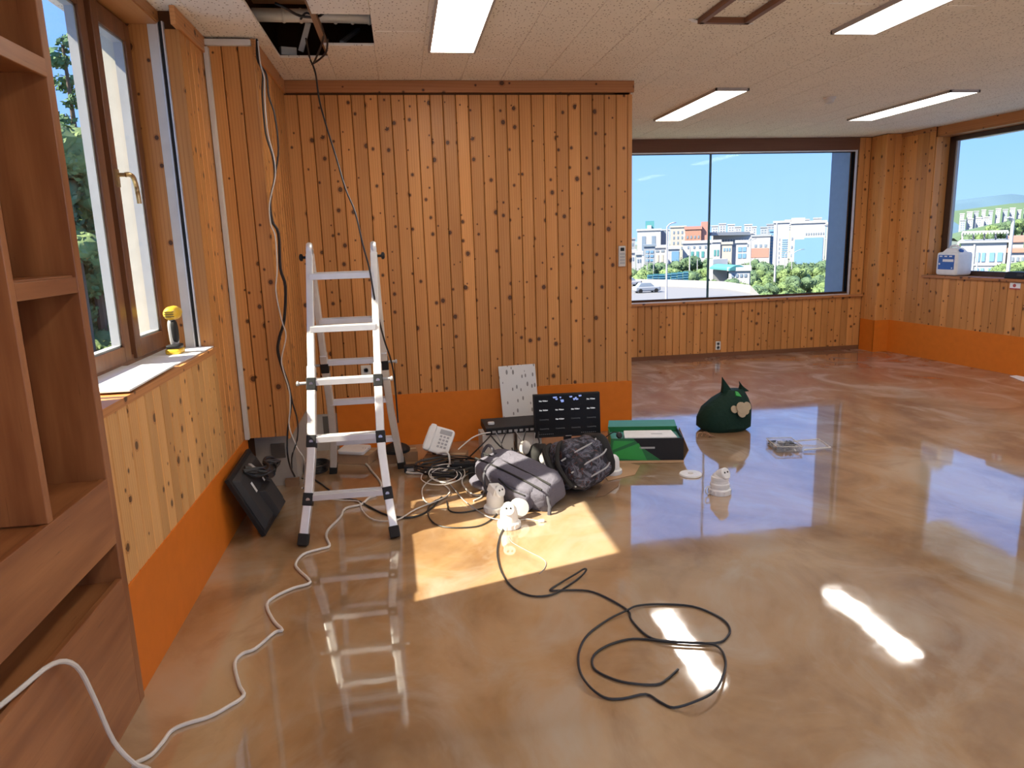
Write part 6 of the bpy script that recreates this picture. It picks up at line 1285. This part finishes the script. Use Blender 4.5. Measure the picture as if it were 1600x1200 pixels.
bld('low cream house with brown roof under the red-roofed house', [(82.41, 88.00, -2.12), (85.38, 88.00, -2.04)], 6, 'city_white', [(3, 1, 0.5, 1.3, 0.1, 0.9, 0.5, 0.7, 'city_dark')], ('city_brick', 0.5))
pb0 = [(58.18, 62.00, -3.73)][0]; post((pb0[0], pb0[1], GZ), [(57.83, 62.00, 2.07)][0][2], -0.5, 'white lamp pole in front of the office block', 0.22)
pb1 = [(58.28, 66.00, -3.28)][0]; post((pb1[0], pb1[1], GZ), [(58.09, 66.00, -0.94)][0][2], 0, 'slim white post before the office block windows', 0.10)
random.seed(55)
for p_ in [(64.43, 70.00, -2.49), (65.35, 70.00, -2.32), (66.29, 70.00, -2.21), (67.22, 70.00, -2.10)]: tree(p_[0], p_[1], p_[2], 1.6, 'leafy bush at the foot of the office block', 'bushes by the office block')
for p_ in [(223.65, 260.00, -2.69), (226.93, 260.00, -1.28), (229.95, 260.00, -0.11), (233.01, 260.00, 0.81), (236.10, 260.00, 1.48), (239.22, 260.00, 1.90), (242.33, 260.00, 2.57), (245.44, 260.00, 3.25), (248.59, 260.00, 3.67), (251.78, 260.00, 3.84)]: tree(p_[0], p_[1], p_[2] + 1, random.uniform(3.2, 4.6), 'tree on the wooded slope above the office block', 'trees on the wooded slope', random.random() < 0.5)
# view through the left window: a tall pine and greenery
def pine_tree(base, top, label):
    o = thing('pine_tree', base, label, 'tree', 'pines beyond the left window'); b0_ = Vector(base); H2 = top - b0_.z
    MB().lathe([(0.28, 0), (0.16, H2 * 0.6), (0.04, H2)], b0_, 10).build('trunk', cm('bark', (0.10, 0.065, 0.04)), o)
    mb = MB(); random.seed(12)
    for k in range(30):
        t = 0.30 + 0.70 * k / 29; a = k * 2.4; L = (1.08 - t) * 3.0 * random.uniform(0.6, 1.1) + 0.3; z = b0_.z + H2 * t
        mb.tube([(b0_.x, b0_.y, z), (b0_.x + math.cos(a) * L, b0_.y + math.sin(a) * L, z + 0.2 * L)], 0.03, 5, 1)
        for j in range(1, 4): leaves(mb, (b0_.x + math.cos(a) * L * j / 3, b0_.y + math.sin(a) * L * j / 3, z + 0.2 * L * j / 3), random.uniform(0.25, 0.45), 60, 0.10, 0.6)
    mb.build('foliage', C_['leaf_pine'], o)
pA = [(-9.416, 24.000, 7.609), (-9.604, 24.000, 2.890), (-10.153, 24.000, 3.467)]
pine_tree((pA[0][0], 24, GZ), pA[0][2], 'tall pine tree beyond the left window')
random.seed(66)
for p_ in [(-8.199, 20.000, 4.458), (-7.991, 20.000, 4.151), (-7.732, 20.000, 4.301), (-7.596, 20.000, 3.993), (-8.237, 20.000, 3.151), (-7.916, 20.000, 3.301), (-7.637, 20.000, 3.139), (-8.197, 20.000, 2.044), (-7.872, 20.000, 2.195), (-7.611, 20.000, 1.866), (-8.225, 20.000, 0.748), (-7.865, 20.000, 0.899), (-7.600, 20.000, 0.558), (-8.386, 20.000, 1.568), (-8.051, 20.000, 1.233), (-8.463, 20.000, -0.070), (-8.088, 20.000, -0.171), (-7.799, 20.000, -0.353), (-7.498, 20.000, -0.453), (-8.347, 20.000, -0.919), (-7.979, 20.000, -1.109), (-7.597, 20.000, -1.216)]:
    tree(p_[0] - 0.3, p_[1] + random.uniform(-1.5, 2.5), p_[2] + 0.7, random.uniform(0.9, 1.4), 'leafy tree top close beyond the left window', 'tree tops beyond the left window', random.random() < 0.3, GZ)
